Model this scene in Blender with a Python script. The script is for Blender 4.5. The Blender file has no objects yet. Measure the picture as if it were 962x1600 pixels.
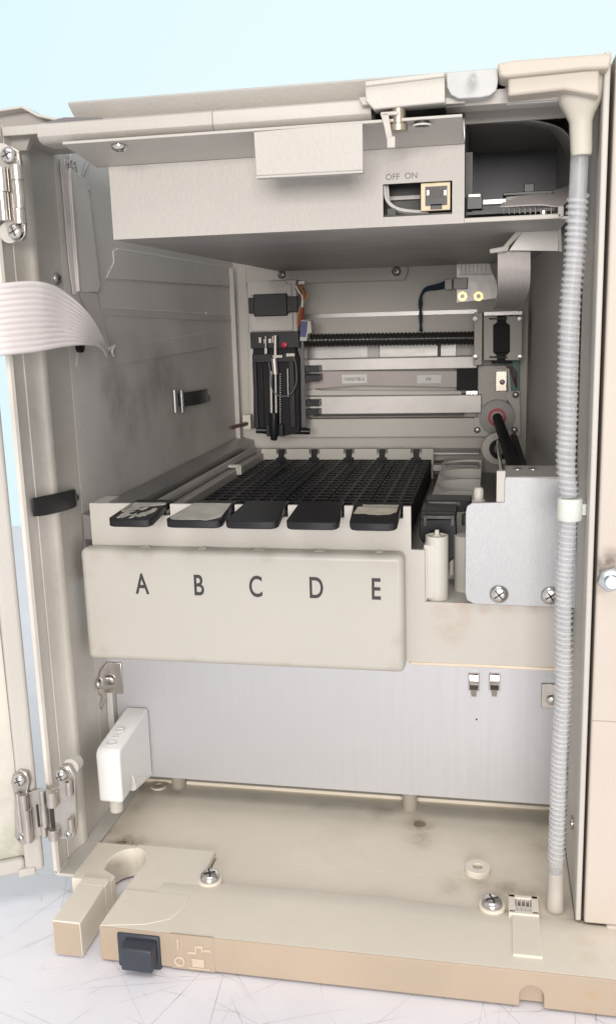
import bpy, bmesh, math, random
import numpy as np
from mathutils import Vector, Matrix
random.seed(7)
# ------------------------------------------------------------------ camera solved from the photograph (world in cm, scaled to metres)
S = 0.01
FPX = 1445.778
CAM = np.array([26.52, -43.86, 36.252])
RC = np.array([[0.98119277, 0.19092879, -0.02840693],
               [0.01201825, -0.20730226, -0.97820312],
               [-0.19265596, 0.95946442, -0.20569811]])
sc = bpy.context.scene
C = sc.collection
cd = bpy.data.cameras.new('camera'); cam = bpy.data.objects.new('camera', cd); C.objects.link(cam)
cd.sensor_fit = 'VERTICAL'; cd.sensor_height = 24; cd.lens = 24 * FPX / 1600
cd.clip_start = 0.01; cd.clip_end = 50
M = Matrix(((RC[0][0], -RC[1][0], -RC[2][0], CAM[0]*S), (RC[0][1], -RC[1][1], -RC[2][1], CAM[1]*S),
            (RC[0][2], -RC[1][2], -RC[2][2], CAM[2]*S), (0, 0, 0, 1)))
cam.matrix_world = M
sc.camera = cam
sc.view_settings.view_transform = 'Standard'; sc.view_settings.look = 'None'
sc.view_settings.exposure = 0.0; sc.view_settings.gamma = 1
# ------------------------------------------------------------------ room light: pale surroundings, brighter and bluer behind the machine
w = bpy.data.worlds.new('World'); sc.world = w; w.use_nodes = True
nt = w.node_tree; nt.nodes.clear()
out = nt.nodes.new('ShaderNodeOutputWorld'); bg = nt.nodes.new('ShaderNodeBackground')
tc = nt.nodes.new('ShaderNodeTexCoord'); sp = nt.nodes.new('ShaderNodeSeparateXYZ'); cr = nt.nodes.new('ShaderNodeValToRGB')
mr = nt.nodes.new('ShaderNodeMapRange'); mr.inputs[1].default_value = -1; mr.inputs[2].default_value = 1
nt.links.new(tc.outputs['Generated'], sp.inputs[0]); nt.links.new(sp.outputs['Y'], mr.inputs[0]); nt.links.new(mr.outputs[0], cr.inputs[0])
cr.color_ramp.elements[0].position = 0.0; cr.color_ramp.elements[0].color = (0.70, 0.68, 0.67, 1)
cr.color_ramp.elements[1].position = 0.88; cr.color_ramp.elements[1].color = (0.70, 0.93, 0.985, 1)
e = cr.color_ramp.elements.new(0.6); e.color = (0.70, 0.70, 0.72, 1)
e = cr.color_ramp.elements.new(0.985); e.color = (0.84, 0.985, 1.0, 1)
nt.links.new(cr.outputs[0], bg.inputs[0]); bg.inputs[1].default_value = 1.0
nt.links.new(bg.outputs[0], out.inputs[0])
def area(name, loc, aim, sx, sy, power, col):
    l = bpy.data.lights.new(name, 'AREA'); l.shape = 'RECTANGLE'; l.size = sx; l.size_y = sy; l.energy = power; l.color = col
    o = bpy.data.objects.new(name, l); C.objects.link(o); o.location = [v*S for v in loc]
    o.rotation_euler = (Vector(aim)-Vector(loc)).to_track_quat('-Z', 'Y').to_euler(); return o
area('front_lamp', (58, -335, 72), (14, 20, 28), 1.5, 0.9, 96, (1.0, 0.95, 0.90))
area('ceiling_lamp', (20, -75, 180), (15, 5, 20), 1.2, 0.7, 10, (1.0, 0.97, 0.94))

# ------------------------------------------------------------------ helpers
def ray(x, y): return RC.T @ np.array([(x-481)/FPX, (y-800)/FPX, 1.0])
def A(px, py, ax, v):
    d = ray(px, py); i = 'XYZ'.index(ax); return tuple(CAM + d*((v-CAM[i])/d[i]))
class MB:
    def __init__(s): s.v = []; s.f = []; s.m = []; s.k = 0
    def face(s, idx): s.f.append(tuple(idx)); s.m.append(s.k)
    def poly(s, pts):
        b = len(s.v); s.v += [tuple(p) for p in pts]; s.face(range(b, b+len(pts)))
    def box(s, x0, x1, y0, y1, z0, z1):
        if x0 > x1: x0, x1 = x1, x0
        if y0 > y1: y0, y1 = y1, y0
        if z0 > z1: z0, z1 = z1, z0
        return s.hexa([(x0,y0,z0),(x1,y0,z0),(x1,y1,z0),(x0,y1,z0)], [(x0,y0,z1),(x1,y0,z1),(x1,y1,z1),(x0,y1,z1)])
    def hexa(s, lo, hi):
        return s.loft([lo, hi])
    def loft(s, rings, cap=True):
        b = len(s.v); n = len(rings[0])
        for r in rings: s.v += [tuple(p) for p in r]
        if cap: s.face([b+i for i in reversed(range(n))])
        for k in range(len(rings)-1):
            for i in range(n):
                j = (i+1) % n
                s.face((b+k*n+i, b+k*n+j, b+(k+1)*n+j, b+(k+1)*n+i))
        if cap: s.face([b+(len(rings)-1)*n+i for i in range(n)])
        return s
    def prism(s, pts, ax, a0, a1):
        def mk(p, a): return {'X': (a, p[0], p[1]), 'Y': (p[0], a, p[1]), 'Z': (p[0], p[1], a)}[ax]
        return s.loft([[mk(p, a0) for p in pts], [mk(p, a1) for p in pts]])
    def pxbox(s, x0, y0, x1, y1, Y, d):
        a = A(x0, (y0+y1)/2, 'Y', Y); c = A(x1, (y0+y1)/2, 'Y', Y); t = A((x0+x1)/2, y0, 'Y', Y); b = A((x0+x1)/2, y1, 'Y', Y)
        return s.box(a[0], c[0], Y, Y+d, b[2], t[2])
    def pxpoly(s, pts, Y, d):
        return s.prism([(A(x, y, 'Y', Y)[0], A(x, y, 'Y', Y)[2]) for x, y in pts], 'Y', Y, Y+d)
    def cyl(s, p0, p1, r0, r1=None, n=24, cap=True):
        return s.tube([p0, p1], [r0, r0 if r1 is None else r1], n, cap)
    def tube(s, path, r, n=10, cap=True):
        P = [Vector(p) for p in path]; rings = []
        if not hasattr(r, '__len__'): r = [r]*len(P)
        t0 = (P[1]-P[0]).normalized(); up = Vector((0, 0, 1)) if abs(t0.z) < .9 else Vector((1, 0, 0))
        u = t0.cross(up).normalized()
        for i, p in enumerate(P):
            t = ((P[min(i+1, len(P)-1)]-P[max(i-1, 0)])).normalized()
            u = (u - t*u.dot(t)).normalized(); v = t.cross(u)
            rings.append([p + (u*math.cos(a)+v*math.sin(a))*r[i] for a in [2*math.pi*k/n for k in range(n)]])
        return s.loft(rings, cap)
    def lathe(s, prof, o, nrm, n=28):
        o = Vector(o); t = Vector(nrm).normalized(); up = Vector((0, 0, 1)) if abs(t.z) < .9 else Vector((1, 0, 0))
        u = t.cross(up).normalized(); v = t.cross(u)
        return s.loft([[o+t*h+(u*math.cos(a)+v*math.sin(a))*max(r, 1e-4) for a in [2*math.pi*k/n for k in range(n)]] for r, h in prof])
    def ring(s, o, nrm, ro, ri, h, n=36):
        return s.lathe([(ri, 0), (ro, 0), (ro, h), (ri, h), (ri, 0)], o, nrm, n) if False else s._ring(o, nrm, ro, ri, h, n)
    def _ring(s, o, nrm, ro, ri, h, n):
        o = Vector(o); t = Vector(nrm).normalized(); up = Vector((0, 0, 1)) if abs(t.z) < .9 else Vector((1, 0, 0))
        u = t.cross(up).normalized(); v = t.cross(u); b = len(s.v); pr = [(ri, 0), (ro, 0), (ro, h), (ri, h)]
        for r, hh in pr:
            s.v += [tuple(o+t*hh+(u*math.cos(2*math.pi*k/n)+v*math.sin(2*math.pi*k/n))*r) for k in range(n)]
        for q in range(4):
            for i in range(n):
                j = (i+1) % n; q2 = (q+1) % 4
                s.face((b+q*n+i, b+q*n+j, b+q2*n+j, b+q2*n+i))
        return s
def spline(P, k=8):
    P = [Vector(p) for p in P]; Q = [P[0]*2-P[1]]+P+[P[-1]*2-P[-2]]; o = []
    for i in range(1, len(Q)-2):
        for j in range(k):
            t = j/k; a, b, c, d = Q[i-1:i+3]
            o.append(0.5*((2*b)+(c-a)*t+(2*a-5*b+4*c-d)*t*t+(3*b-a-3*c+d)*t**3))
    o.append(P[-1]); return o
def loc_of(parent):
    v = Vector((0, 0, 0))
    while parent is not None: v += parent.location; parent = parent.parent
    return v
def part(name, mb, mats, parent=None, bevel=0, smooth=35, solid=0, seg=2, label=None):
    if not isinstance(mats, (list, tuple)): mats = [mats]
    me = bpy.data.meshes.new(name); off = loc_of(parent)
    me.from_pydata([(p[0]*S-off.x, p[1]*S-off.y, p[2]*S-off.z) for p in mb.v], [], mb.f)
    for m in mats: me.materials.append(m)
    for p, k in zip(me.polygons, mb.m): p.material_index = k
    bm = bmesh.new(); bm.from_mesh(me); bmesh.ops.remove_doubles(bm, verts=bm.verts, dist=1e-7)
    bmesh.ops.recalc_face_normals(bm, faces=bm.faces); bm.to_mesh(me); bm.free(); me.update()
    for p in me.polygons: p.use_smooth = True
    me.set_sharp_from_angle(angle=math.radians(smooth))
    o = bpy.data.objects.new(name, me); C.objects.link(o)
    if parent: o.parent = parent
    if solid:
        s = o.modifiers.new('solid', 'SOLIDIFY'); s.thickness = solid*S; s.offset = 0
    if bevel:
        b = o.modifiers.new('bevel', 'BEVEL'); b.width = bevel*S; b.segments = seg; b.limit_method = 'ANGLE'; b.angle_limit = math.radians(40); b.harden_normals = False
    if label: o['label'] = label
    return o
def thing(name, label, cat, loc, group=None):
    o = bpy.data.objects.new(name, None); C.objects.link(o); o.location = [v*S for v in loc]; o.empty_display_size = .02
    o['label'] = label; o['category'] = cat
    if group: o['group'] = group
    return o
def text(name, s, mat, parent, size, origin, ux, uz, sx=1.0, thick=0.012, align='CENTER', bold=0.0):
    """flat lettering: mesh from the built-in font; ux = reading direction, uz = up direction (unit vectors), size = cap height in cm"""
    cu = bpy.data.curves.new('t', 'FONT'); cu.body = s; cu.align_x = align; cu.size = size/0.70; cu.resolution_u = 6; cu.extrude = thick/2; cu.offset = bold
    ob = bpy.data.objects.new('t', cu); C.objects.link(ob)
    dg = bpy.context.evaluated_depsgraph_get(); me = bpy.data.meshes.new_from_object(ob.evaluated_get(dg))
    bpy.data.objects.remove(ob); off = loc_of(parent); ux = Vector(ux).normalized(); uz = Vector(uz).normalized(); n = ux.cross(uz)
    for v in me.vertices:
        p = Vector(origin)+ux*v.co.x*sx+uz*v.co.y+n*v.co.z; v.co = p*S-off
    me.name = name; me.materials.clear(); me.materials.append(mat)
    o = bpy.data.objects.new(name, me); C.objects.link(o); o.parent = parent; return o

# ------------------------------------------------------------------ materials
ROOTLOC = Vector((15*S, 20*S, 0))
def mat(name, col, rough=.55, metal=0, bump=0, bscale=700, var=.05, vscale=12, brushed=None, stains=None, scol=(.1,.07,.05),
        speck=0, trans=0, spec=.5, ior=1.45, grime=0, gcol=(.30,.24,.17), gscale=9, alpha=1, coat=0, grain=.55):
    m = bpy.data.materials.new(name); m.use_nodes = True; nt = m.node_tree; N = nt.nodes; L = nt.links
    b = N['Principled BSDF']; b.inputs['Roughness'].default_value = rough; b.inputs['Metallic'].default_value = metal
    b.inputs['Specular IOR Level'].default_value = spec; b.inputs['IOR'].default_value = ior
    b.inputs['Transmission Weight'].default_value = trans; b.inputs['Alpha'].default_value = alpha; b.inputs['Coat Weight'].default_value = coat
    tc = N.new('ShaderNodeTexCoord'); src = tc.outputs['Object']
    def noise(scale, detail=4, rg=.6, vec=None):
        n = N.new('ShaderNodeTexNoise'); n.inputs['Scale'].default_value = scale; n.inputs['Detail'].default_value = detail
        n.inputs['Roughness'].default_value = rg; L.new(vec or src, n.inputs['Vector']); return n.outputs['Fac']
    def mix(f, a, bb, mode='MIX'):
        x = N.new('ShaderNodeMix'); x.data_type = 'RGBA'; x.blend_type = mode
        for sock, val in ((x.inputs[0], f), (x.inputs[6], a), (x.inputs[7], bb)):
            if hasattr(val, 'default_value') or hasattr(val, 'links'): L.new(val, sock)
            else: sock.default_value = val if not isinstance(val, tuple) or len(val) == 4 else (*val, 1)
        return x.outputs[2]
    def math_(op, a, bb=None, c=None, clamp=False):
        x = N.new('ShaderNodeMath'); x.operation = op; x.use_clamp = clamp
        for i, v in enumerate((a, bb, c)):
            if v is None: continue
            if hasattr(v, 'links'): L.new(v, x.inputs[i])
            else: x.inputs[i].default_value = v
        return x.outputs[0]
    def rng(v, a, bb, c=0, d=1, smooth=True):
        x = N.new('ShaderNodeMapRange'); x.interpolation_type = 'SMOOTHSTEP' if smooth else 'LINEAR'
        L.new(v, x.inputs[0]); x.inputs[1].default_value = a; x.inputs[2].default_value = bb; x.inputs[3].default_value = c; x.inputs[4].default_value = d
        return x.outputs[0]
    BR = .955 if name == 'brushed_aluminium' else .88
    c = mix(rng(noise(vscale), .3, .7), tuple(v*(1-var) for v in col), tuple(min(1, v*(1+var)) for v in col))
    if brushed:
        mp = N.new('ShaderNodeMapping'); mp.inputs['Scale'].default_value = brushed; L.new(src, mp.inputs[0])
        bn = noise(1, 5, .7, mp.outputs[0])
        c = mix(rng(bn, .25, .75), c, tuple(v*BR for v in col)); 
        L.new(rng(bn, .2, .8, rough-.03, rough+.03), b.inputs['Roughness'])
    if grime:
        g = math_('MULTIPLY', rng(noise(gscale, 7, .68), .52, .74), grime); c = mix(g, c, gcol)
    if speck:
        g = math_('MULTIPLY', rng(noise(260, 3, .6), .70, .76), speck); c = mix(g, c, gcol)
    if stains:
        tot = None; wob = noise(22, 5, .65); warp = N.new('ShaderNodeVectorMath'); warp.operation = 'ADD'
        nz = N.new('ShaderNodeTexNoise'); nz.inputs['Scale'].default_value = 30; nz.inputs['Detail'].default_value = 5; L.new(src, nz.inputs['Vector'])
        sb = N.new('ShaderNodeVectorMath'); sb.operation = 'MULTIPLY_ADD'; L.new(nz.outputs['Color'], sb.inputs[0]); sb.inputs[1].default_value = (.016,)*3; sb.inputs[2].default_value = (-.008,)*3
        L.new(src, warp.inputs[0]); L.new(sb.outputs[0], warp.inputs[1])
        for (p, r, st) in stains:
            q = Vector(p)*S-ROOTLOC
            d = N.new('ShaderNodeVectorMath'); d.operation = 'DISTANCE'; L.new(warp.outputs[0], d.inputs[0]); d.inputs[1].default_value = q
            f = rng(d.outputs['Value'], 0, r*S, st, 0)
            tot = f if tot is None else math_('MAXIMUM', tot, f)
        tot = math_('MULTIPLY', tot, rng(wob, .3, .62, .35, 1)); tot = math_('MULTIPLY', tot, rng(noise(140, 6, .75), .38, .6, grain, 1.1), clamp=True)
        c = mix(tot, c, scol)
    L.new(c, b.inputs['Base Color'])
    if bump:
        bp = N.new('ShaderNodeBump'); bp.inputs['Strength'].default_value = bump; bp.inputs['Distance'].default_value = .0004
        L.new(noise(bscale, 3, .55), bp.inputs['Height']); L.new(bp.outputs[0], b.inputs['Normal'])
    return m
X0 = lambda px, py: A(px, py, 'X', 0)
wall_st = [(X0(*p), r*1.15, min(.62, s*1.05)) for p, r, s in [((178,590),2.2,.35),((188,630),3,.6),((205,650),3.2,.65),((225,635),3.2,.55),((238,605),3.4,.55),((250,585),3.5,.6),((262,590),3.5,.6),((275,620),4,.5),((285,670),6,.35),((170,600),2.0,.4),((172,560),1.8,.3),((230,540),5,.25),((300,530),6,.2),((280,640),4,.4),((330,560),6,.15),((190,750),6,.22),((260,710),6,.2)]]
paint   = mat('beige_paint', (.475,.45,.415), .48, bump=.75, bscale=420, var=.04, vscale=9, grime=.22, gcol=(.42,.36,.29))
paint_l = mat('light_beige_paint', (.52,.495,.455), .48, bump=.6, bscale=420, var=.03, vscale=7, grime=.15, gcol=(.46,.40,.32))
paint_w = mat('sooty_wall_paint', (.68,.65,.615), .45, bump=.6, bscale=420, var=.05, vscale=7, grime=.2, gcol=(.30,.26,.23), stains=wall_st, scol=(.17,.135,.115), grain=.85)
post_m  = mat('post_paint', (.63,.595,.54), .5, bump=.5, bscale=500, var=.08, vscale=14, grime=.3, gcol=(.42,.36,.28),
              stains=[(X0(60,650),4,.22),(X0(75,720),3.5,.25),(X0(90,900),4,.2),(X0(110,830),3,.25)], scol=(.22,.18,.14))
galv    = mat('galvanised_steel', (.50,.48,.46), .45, .35, bump=.12, bscale=300, var=.1, vscale=16, grime=.3, gcol=(.25,.22,.2))
darkgal = mat('dark_zinc_plate', (.34,.325,.32), .35, .7, var=.12, vscale=14, grime=.35, gcol=(.16,.14,.13))
alu     = mat('brushed_aluminium', (.53,.53,.55), .46, .55, var=.03, vscale=8, brushed=(260,20,10), grime=.12, gcol=(.66,.63,.60))
aluv    = mat('grained_aluminium', (.42,.425,.44), .46, .55, var=.04, vscale=10, brushed=(1500,500,260), bump=.3, bscale=1500)
steel   = mat('screw_steel', (.62,.60,.58), .22, 1, var=.1, vscale=80)
nickel  = mat('nickel_hinge', (.56,.53,.49), .3, .9, bump=.15, bscale=300, var=.12, vscale=60, grime=.25, gcol=(.3,.25,.2))
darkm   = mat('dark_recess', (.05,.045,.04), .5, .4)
racktop = mat('rack_top_plastic', (.040,.040,.044), .5, spec=.4, var=.3, vscale=80)  # lighter copy for the tops; shade of the holes is put into colour
rackm   = mat('rack_black_plastic', (.016,.016,.018), .5, spec=.35, var=.2, vscale=30)
black   = mat('black_plastic', (.012,.012,.014), .34, spec=.4, var=.2, vscale=30)
blackm  = mat('matt_black_plastic', (.014,.013,.015), .6, spec=.25, var=.2, vscale=40, speck=.15, gcol=(.2,.19,.18))
rubber  = mat('black_rubber', (.02,.02,.022), .45, var=.15, bump=.2)
switchm = mat('dark_grey_button', (.045,.052,.068), .42, var=.1, bump=.1)
cream   = mat('cream_panel_plastic', (.465,.445,.405), .38, bump=.25, bscale=450, var=.025, vscale=6, speck=.3, grime=.28, gcol=(.46,.41,.34), gscale=14, stains=[(A(x,y,'Y',9.9),r,.45) for x,y,r in ((150,868,.9),(190,864,.8),(230,862,.7),(290,862,.8),(350,862,.8),(420,864,.7),(480,864,.8),(540,865,.9),(590,868,1.0),(620,875,1.0),(140,900,.7),(137,1010,.9),(160,1022,.7),(625,1000,.8),(615,1040,.8),(300,1035,.7),(450,1040,.6))], scol=(.36,.31,.25))
ivory   = mat('ivory_plastic', (.56,.54,.485), .45, bump=.25, bscale=800, var=.05, vscale=20, grime=.25, gcol=(.50,.42,.29))
fascia  = mat('fascia_plastic', (.49,.465,.425), .5, bump=.55, bscale=500, var=.04, vscale=9, grime=.2, gcol=(.45,.37,.27),
              stains=[(A(700,985,'Y',11.2),1.6,.4),(A(715,970,'Y',11.2),1.4,.4),(A(720,948,'Y',11.2),1.0,.7),(A(760,948,'Y',11.2),.7,.7),(A(800,950,'Y',11.2),.7,.7),(A(840,951,'Y',11.2),.7,.6),(A(690,960,'Y',11.2),1.2,.3)], scol=(.33,.20,.10))
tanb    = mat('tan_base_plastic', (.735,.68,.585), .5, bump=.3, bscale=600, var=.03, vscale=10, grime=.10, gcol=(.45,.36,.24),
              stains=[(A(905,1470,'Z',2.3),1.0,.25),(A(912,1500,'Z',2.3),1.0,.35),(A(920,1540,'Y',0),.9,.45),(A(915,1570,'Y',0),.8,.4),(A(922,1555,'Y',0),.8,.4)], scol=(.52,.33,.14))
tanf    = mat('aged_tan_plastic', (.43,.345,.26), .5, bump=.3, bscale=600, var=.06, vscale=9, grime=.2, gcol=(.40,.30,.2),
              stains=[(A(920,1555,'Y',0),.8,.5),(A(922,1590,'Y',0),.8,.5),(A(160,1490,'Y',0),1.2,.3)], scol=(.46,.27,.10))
fl = [((190,1318),1.9,.75),((245,1228),1.6,.7),((165,1300),1.2,.5),((208,1262),1.0,.4),((225,1235),1.1,.45),((655,1288),1.3,.6),((660,1312),1.4,.35),((745,1375),1.5,.35),((790,1390),1.3,.45),((815,1398),1.2,.4),((835,1400),1.2,.35),((700,1385),1.1,.3),((270,1232),1.4,.45),((770,1400),1.2,.4),((400,1248),1.2,.2),((500,1260),1.2,.25),((600,1268),1.2,.3),((850,1320),1.6,.25),((860,1290),1.8,.3),((870,1410),1.2,.4),((180,1342),.8,.6),((330,1385),.9,.45)]
floor_m = mat('stained_recess_floor', (.73,.665,.56), .5, bump=.3, bscale=500, var=.04, vscale=8, grime=.25, gcol=(.42,.34,.24),
              stains=[(A(x,y,'Z',1.95),r*1.15,min(.95,s*1.25)) for (x,y),r,s in fl], scol=(.20,.15,.09))
white_p = mat('white_gloss_plastic', (.80,.80,.79), .22, var=.02, coat=.3)
foam    = mat('grey_foam', (.53,.53,.52), .8, bump=.4, bscale=500, var=.05, vscale=30, stains=[(A(738,135,'Y',4.2),.55,.8),(A(732,140,'Y',4.2),.5,.8),(A(742,124,'Y',4.2),.35,.8)], scol=(.18,.18,.19))
funnelm = mat('yellowed_funnel_plastic', (.50,.45,.385), .45, bump=.15, bscale=500, var=.05, vscale=12)
funnelc = mat('milky_spout_plastic', (.55,.52,.445), .4, var=.03)
clear   = mat('clear_hose_plastic', (.74,.75,.77), .25, trans=.25, ior=1.35, var=.04, vscale=60, alpha=.42)
clearh  = mat('clear_coil_plastic', (.82,.83,.85), .2, trans=.25, ior=1.42, var=.04, vscale=60, alpha=.36)
collarm = mat('milky_collar_plastic', (.80,.84,.78), .4, trans=.2, var=.03)
spoutm  = mat('outlet_plastic', (.50,.46,.42), .4, var=.08, vscale=60)
ribm    = mat('pinkish_ribbon_plastic', (.80,.745,.735), .32, var=.05, vscale=26, speck=.25, gcol=(.4,.36,.34))
ribg    = mat('grey_ribbon_plastic', (.60,.56,.55), .4, var=.05)
inkm    = mat('dark_ink', (.035,.033,.033), .5)
inkg    = mat('grey_ink', (.16,.145,.135), .5)
faint   = mat('raised_cream', (.71,.67,.60), .4)
copper  = mat('brass', (.62,.44,.20), .3, .9)
redm    = mat('red_plastic', (.45,.03,.05), .4)
bluem   = mat('blue_plastic', (.05,.06,.20), .4)
whitew  = mat('white_cable', (.62,.60,.57), .45)
orangew = mat('orange_wire', (.50,.16,.06), .45)
darkw   = mat('dark_wire', (.03,.05,.07), .4)
pcbg    = mat('green_circuit_board', (.03,.12,.09), .4, var=.3, vscale=120)
pcbs    = mat('tinned_circuit_board', (.56,.54,.52), .4, .4, var=.15, vscale=90)
pcbd    = mat('dark_circuit_board', (.07,.065,.06), .5, var=.3, vscale=100)
jackm   = mat('jack_housing', (.66,.55,.36), .4, var=.1, vscale=60)
labelm  = mat('white_paper_label', (.70,.69,.66), .6)
silverl = mat('worn_silver_label', (.50,.48,.43), .38, .35, bump=.5, bscale=200, var=.18, vscale=60, grime=.3, gcol=(.30,.27,.22))
compm   = mat('grey_compartment_sheet', (.40,.385,.375), .5, .2, bump=.2, var=.08, grime=.3, gcol=(.25,.22,.2))
slotm   = mat('bright_tin_plate', (.36,.35,.34), .4, .6, var=.1, vscale=30, brushed=(40,300,300))
doorm   = mat('door_inner_plastic', (.62,.60,.535), .45, bump=.2, var=.06, vscale=9, stains=[(A(25,1320,'Y',3.5),2.6,.6),(A(10,1340,'Y',3.2),2.6,.6),(A(30,1280,'Y',3.2),2.2,.5),(A(5,1260,'Y',3.2),3,.35),(A(10,1200,'Y',3),3.5,.3),(A(40,1335,'Y',4),1.2,.5)], scol=(.17,.18,.09))
sidem   = mat('side_cover_plastic', (.54,.48,.425), .5, bump=.25, bscale=500, var=.035, vscale=7, grime=.18, gcol=(.50,.40,.30),
              stains=[(A(938,880,'Y',4.5),1.0,.9),(A(950,872,'Y',4.5),1.1,.95),(A(930,905,'Y',4.5),.9,.7),(A(940,925,'Y',4.5),.6,.3),(A(932,870,'Y',4.5),.5,.35)], scol=(.14,.10,.08))

tablem = mat('white_laminate', (.82,.81,.86), .45, var=.03, vscale=14, grime=.12, gcol=(.62,.60,.66), gscale=24)
scratchm = mat('scratch_marks', (.57,.55,.59), .7, var=.3, vscale=60)
# ------------------------------------------------------------------ setting
m = MB(); m.box(-160, 190, -90, 110, -4, 0)
tb = part('table_top', m, tablem, None, bevel=.3); tb['kind'] = 'structure'
m = MB(); rs = random.Random(3)
for i in range(720):
    cx_, cy_ = rs.uniform(-22, 42), rs.uniform(-14, 14) if i < 620 else rs.uniform(14, 70)
    an = rs.choice([.5, 1.1, 1.9, 2.5, 2.9]) + rs.gauss(0, .28); L2 = rs.choice([.5, 1.2, 2.2, 4.5])*rs.uniform(.6, 1.3); wd = rs.uniform(.006, .018)*(1.7 if rs.random() < .08 else 1)
    dx, dy = math.cos(an), math.sin(an); bend = rs.uniform(-.03, .03)*L2
    pts = [(t, bend*(1-t*t)) for t in (-1, -.5, 0, .5, 1)]; P_ = [(cx_+dx*t*L2-dy*b, cy_+dy*t*L2+dx*b) for t, b in pts]; ws_ = [0, .7, 1, .8, 0]
    for k in range(4):
        (xa_, ya_), (xb_, yb_) = P_[k], P_[k+1]; w0, w1 = wd*ws_[k]+.001, wd*ws_[k+1]+.001
        m.poly([(xa_-dy*w0, ya_+dx*w0, .006), (xb_-dy*w1, yb_+dx*w1, .006), (xb_+dy*w1, yb_-dx*w1, .006), (xa_+dy*w0, ya_-dx*w0, .006)])
part('scratches', m, scratchm, tb)

# ------------------------------------------------------------------ the machine
R = thing('autosampler', 'beige laboratory autosampler with its front open and its inside full of trays, rails and cables', 'lab instrument', (15, 20, 0))
def screw(center, nrm, r, parent, name='screw', h=None, cross=True, m_=None, rot=.4, washer=0):
    h = h or r*.55; s = MB(); n = Vector(nrm).normalized(); c = Vector(center)
    if washer: s.lathe([(washer, -.02), (washer, .05), (washer*.9, .07)], c, n); c = c+n*.05
    s.lathe([(r, -.03), (r, h*.15), (r*.93, h*.5), (r*.75, h*.8), (r*.45, h*.97), (.0, h)], c, n)
    if cross:
        s.k = 1; up = Vector((0, 0, 1)) if abs(n.z) < .9 else Vector((1, 0, 0)); u = n.cross(up).normalized(); v = n.cross(u)
        for a in (rot, rot+math.pi/2):
            d = u*math.cos(a)+v*math.sin(a); e = n.cross(d); L_, W_ = r*.60, r*.15
            q = [c+d*L_+e*W_*.5, c+d*L_-e*W_*.5, c-d*L_-e*W_*.5, c-d*L_+e*W_*.5]
            q2 = [c+d*r*.25+e*W_, c+d*r*.25-e*W_, c-d*r*.25-e*W_, c-d*r*.25+e*W_]
            s.loft([[p+n*h*.60 for p in q], [p+n*(h*1.02) for p in q]])
    return part(name, s, [m_ or steel, darkm], parent)

# ---- moulded base -------------------------------------------------
FX = 1.85; ZT = 2.30; ZF = 1.92
BX = A(124, 1446, 'Z', ZT)[0]; SX = A(155, 1447, 'Z', ZT)[0]     # slot edges at the front
def slot_arc(cx, cy, rx, ry, a0, a1, n=14): return [(cx+rx*math.cos(a0+(a1-a0)*i/n), cy+ry*math.sin(a0+(a1-a0)*i/n)) for i in range(n+1)]
lip = 4.3
base = thing  # placeholder name kept out of the scene
bt = MB()
# left raised pad with the slot, in plan
cx, cy = (BX+SX)/2+.08, 6.55
foot = [(FX, 0), (BX, 0), (BX-.02, 4.6), (cx-1.02, 5.2)] + slot_arc(cx, cy, 1.02, 1.15, math.pi, 0) + [(cx+1.02, 5.3), (SX+.25, 4.3), (SX, 0), (9.4, 0), (9.6, 4.0), (9.75, 8.0), (1.2, 8.4), (1.2, 4.4), (FX, 4.2)]
# front bar in two pieces so the foot block stands a little higher
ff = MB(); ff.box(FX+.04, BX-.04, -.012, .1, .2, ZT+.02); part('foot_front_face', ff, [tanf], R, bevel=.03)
bt.prism([(FX,0),(BX,0),(BX,3.6),(FX+.02,3.6)], 'Z', .15, ZT+.08)
hx_, hy_, hr_ = 3.80, 6.35, 1.22
bt.prism([(1.0,4.35),(BX+.05,4.35),(BX+.1,5.0),(hx_-hr_+.1,5.6)]+slot_arc(hx_, hy_, hr_, 1.7, math.pi, math.pi/2, 10)+[(hx_,8.5),(1.0,8.5)], 'Z', .15, ZT-.10)
bt.prism([(FX+.1,3.55),(BX,3.55),(BX+.05,4.4),(FX-.1,4.4)], 'Z', .15, ZT+.08)
bt.prism([(SX+.01,.03),(7.4,.55),(8.6,1.2),(9.1,2.4),(9.15,3.6),(SX+.12,3.6)], 'Z', .4, ZT+.03)
bt.prism([(SX+.12,3.6),(9.15,3.6),(9.2,7.0),(9.2,8.5),(hx_,8.5)]+slot_arc(hx_, hy_, hr_, 1.7, math.pi/2, 0, 10)+[(hx_+hr_-.1,5.2),(SX+.15,4.6)], 'Z', .15, ZT-.03)
pad = part('raised_pad', bt, [tanb], R, bevel=.07)
# notch at the front edge (arch)
nx = A(830, 1560, 'Y', 0)[0]; nr = .62; nz = A(830, 1541, 'Y', 0)[2]
arch = [(SX, .15), (nx-nr, .15), (nx-nr, nz-nr)] + [(nx+nr*math.cos(a), nz-nr+nr*math.sin(a)) for a in [math.pi-math.pi*i/14 for i in range(1, 14)]] + [(nx+nr, nz-nr), (nx+nr, .15), (42, .15), (42, ZT), (SX, ZT)]
fb = MB(); fb.prism(arch, 'Y', 0.0, 1.0)
fb.box(nx-nr-.3, nx+nr+.3, .45, 1.5, .15, ZT-.2)
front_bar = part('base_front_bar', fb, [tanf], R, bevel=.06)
tt = MB()
prof = [(-.001+0, ZT+.004), (3.9, ZT+.02), (5.0, ZT-.25), (6.2, ZF+.02), (6.2, .2), (1.0, .2), (1.0, ZT-.16), (.0, ZT-.16)]
prof = [(1.0, .2), (1.0, ZT+.006), (3.6, ZT+.02), (4.7, ZT-.04), (5.5, ZF+.06), (5.7, .2)]
def bar_ring(x, dy): return [(x, p[0]+(dy if p[0] > 2 else 0), p[1]) for p in prof]
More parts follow.
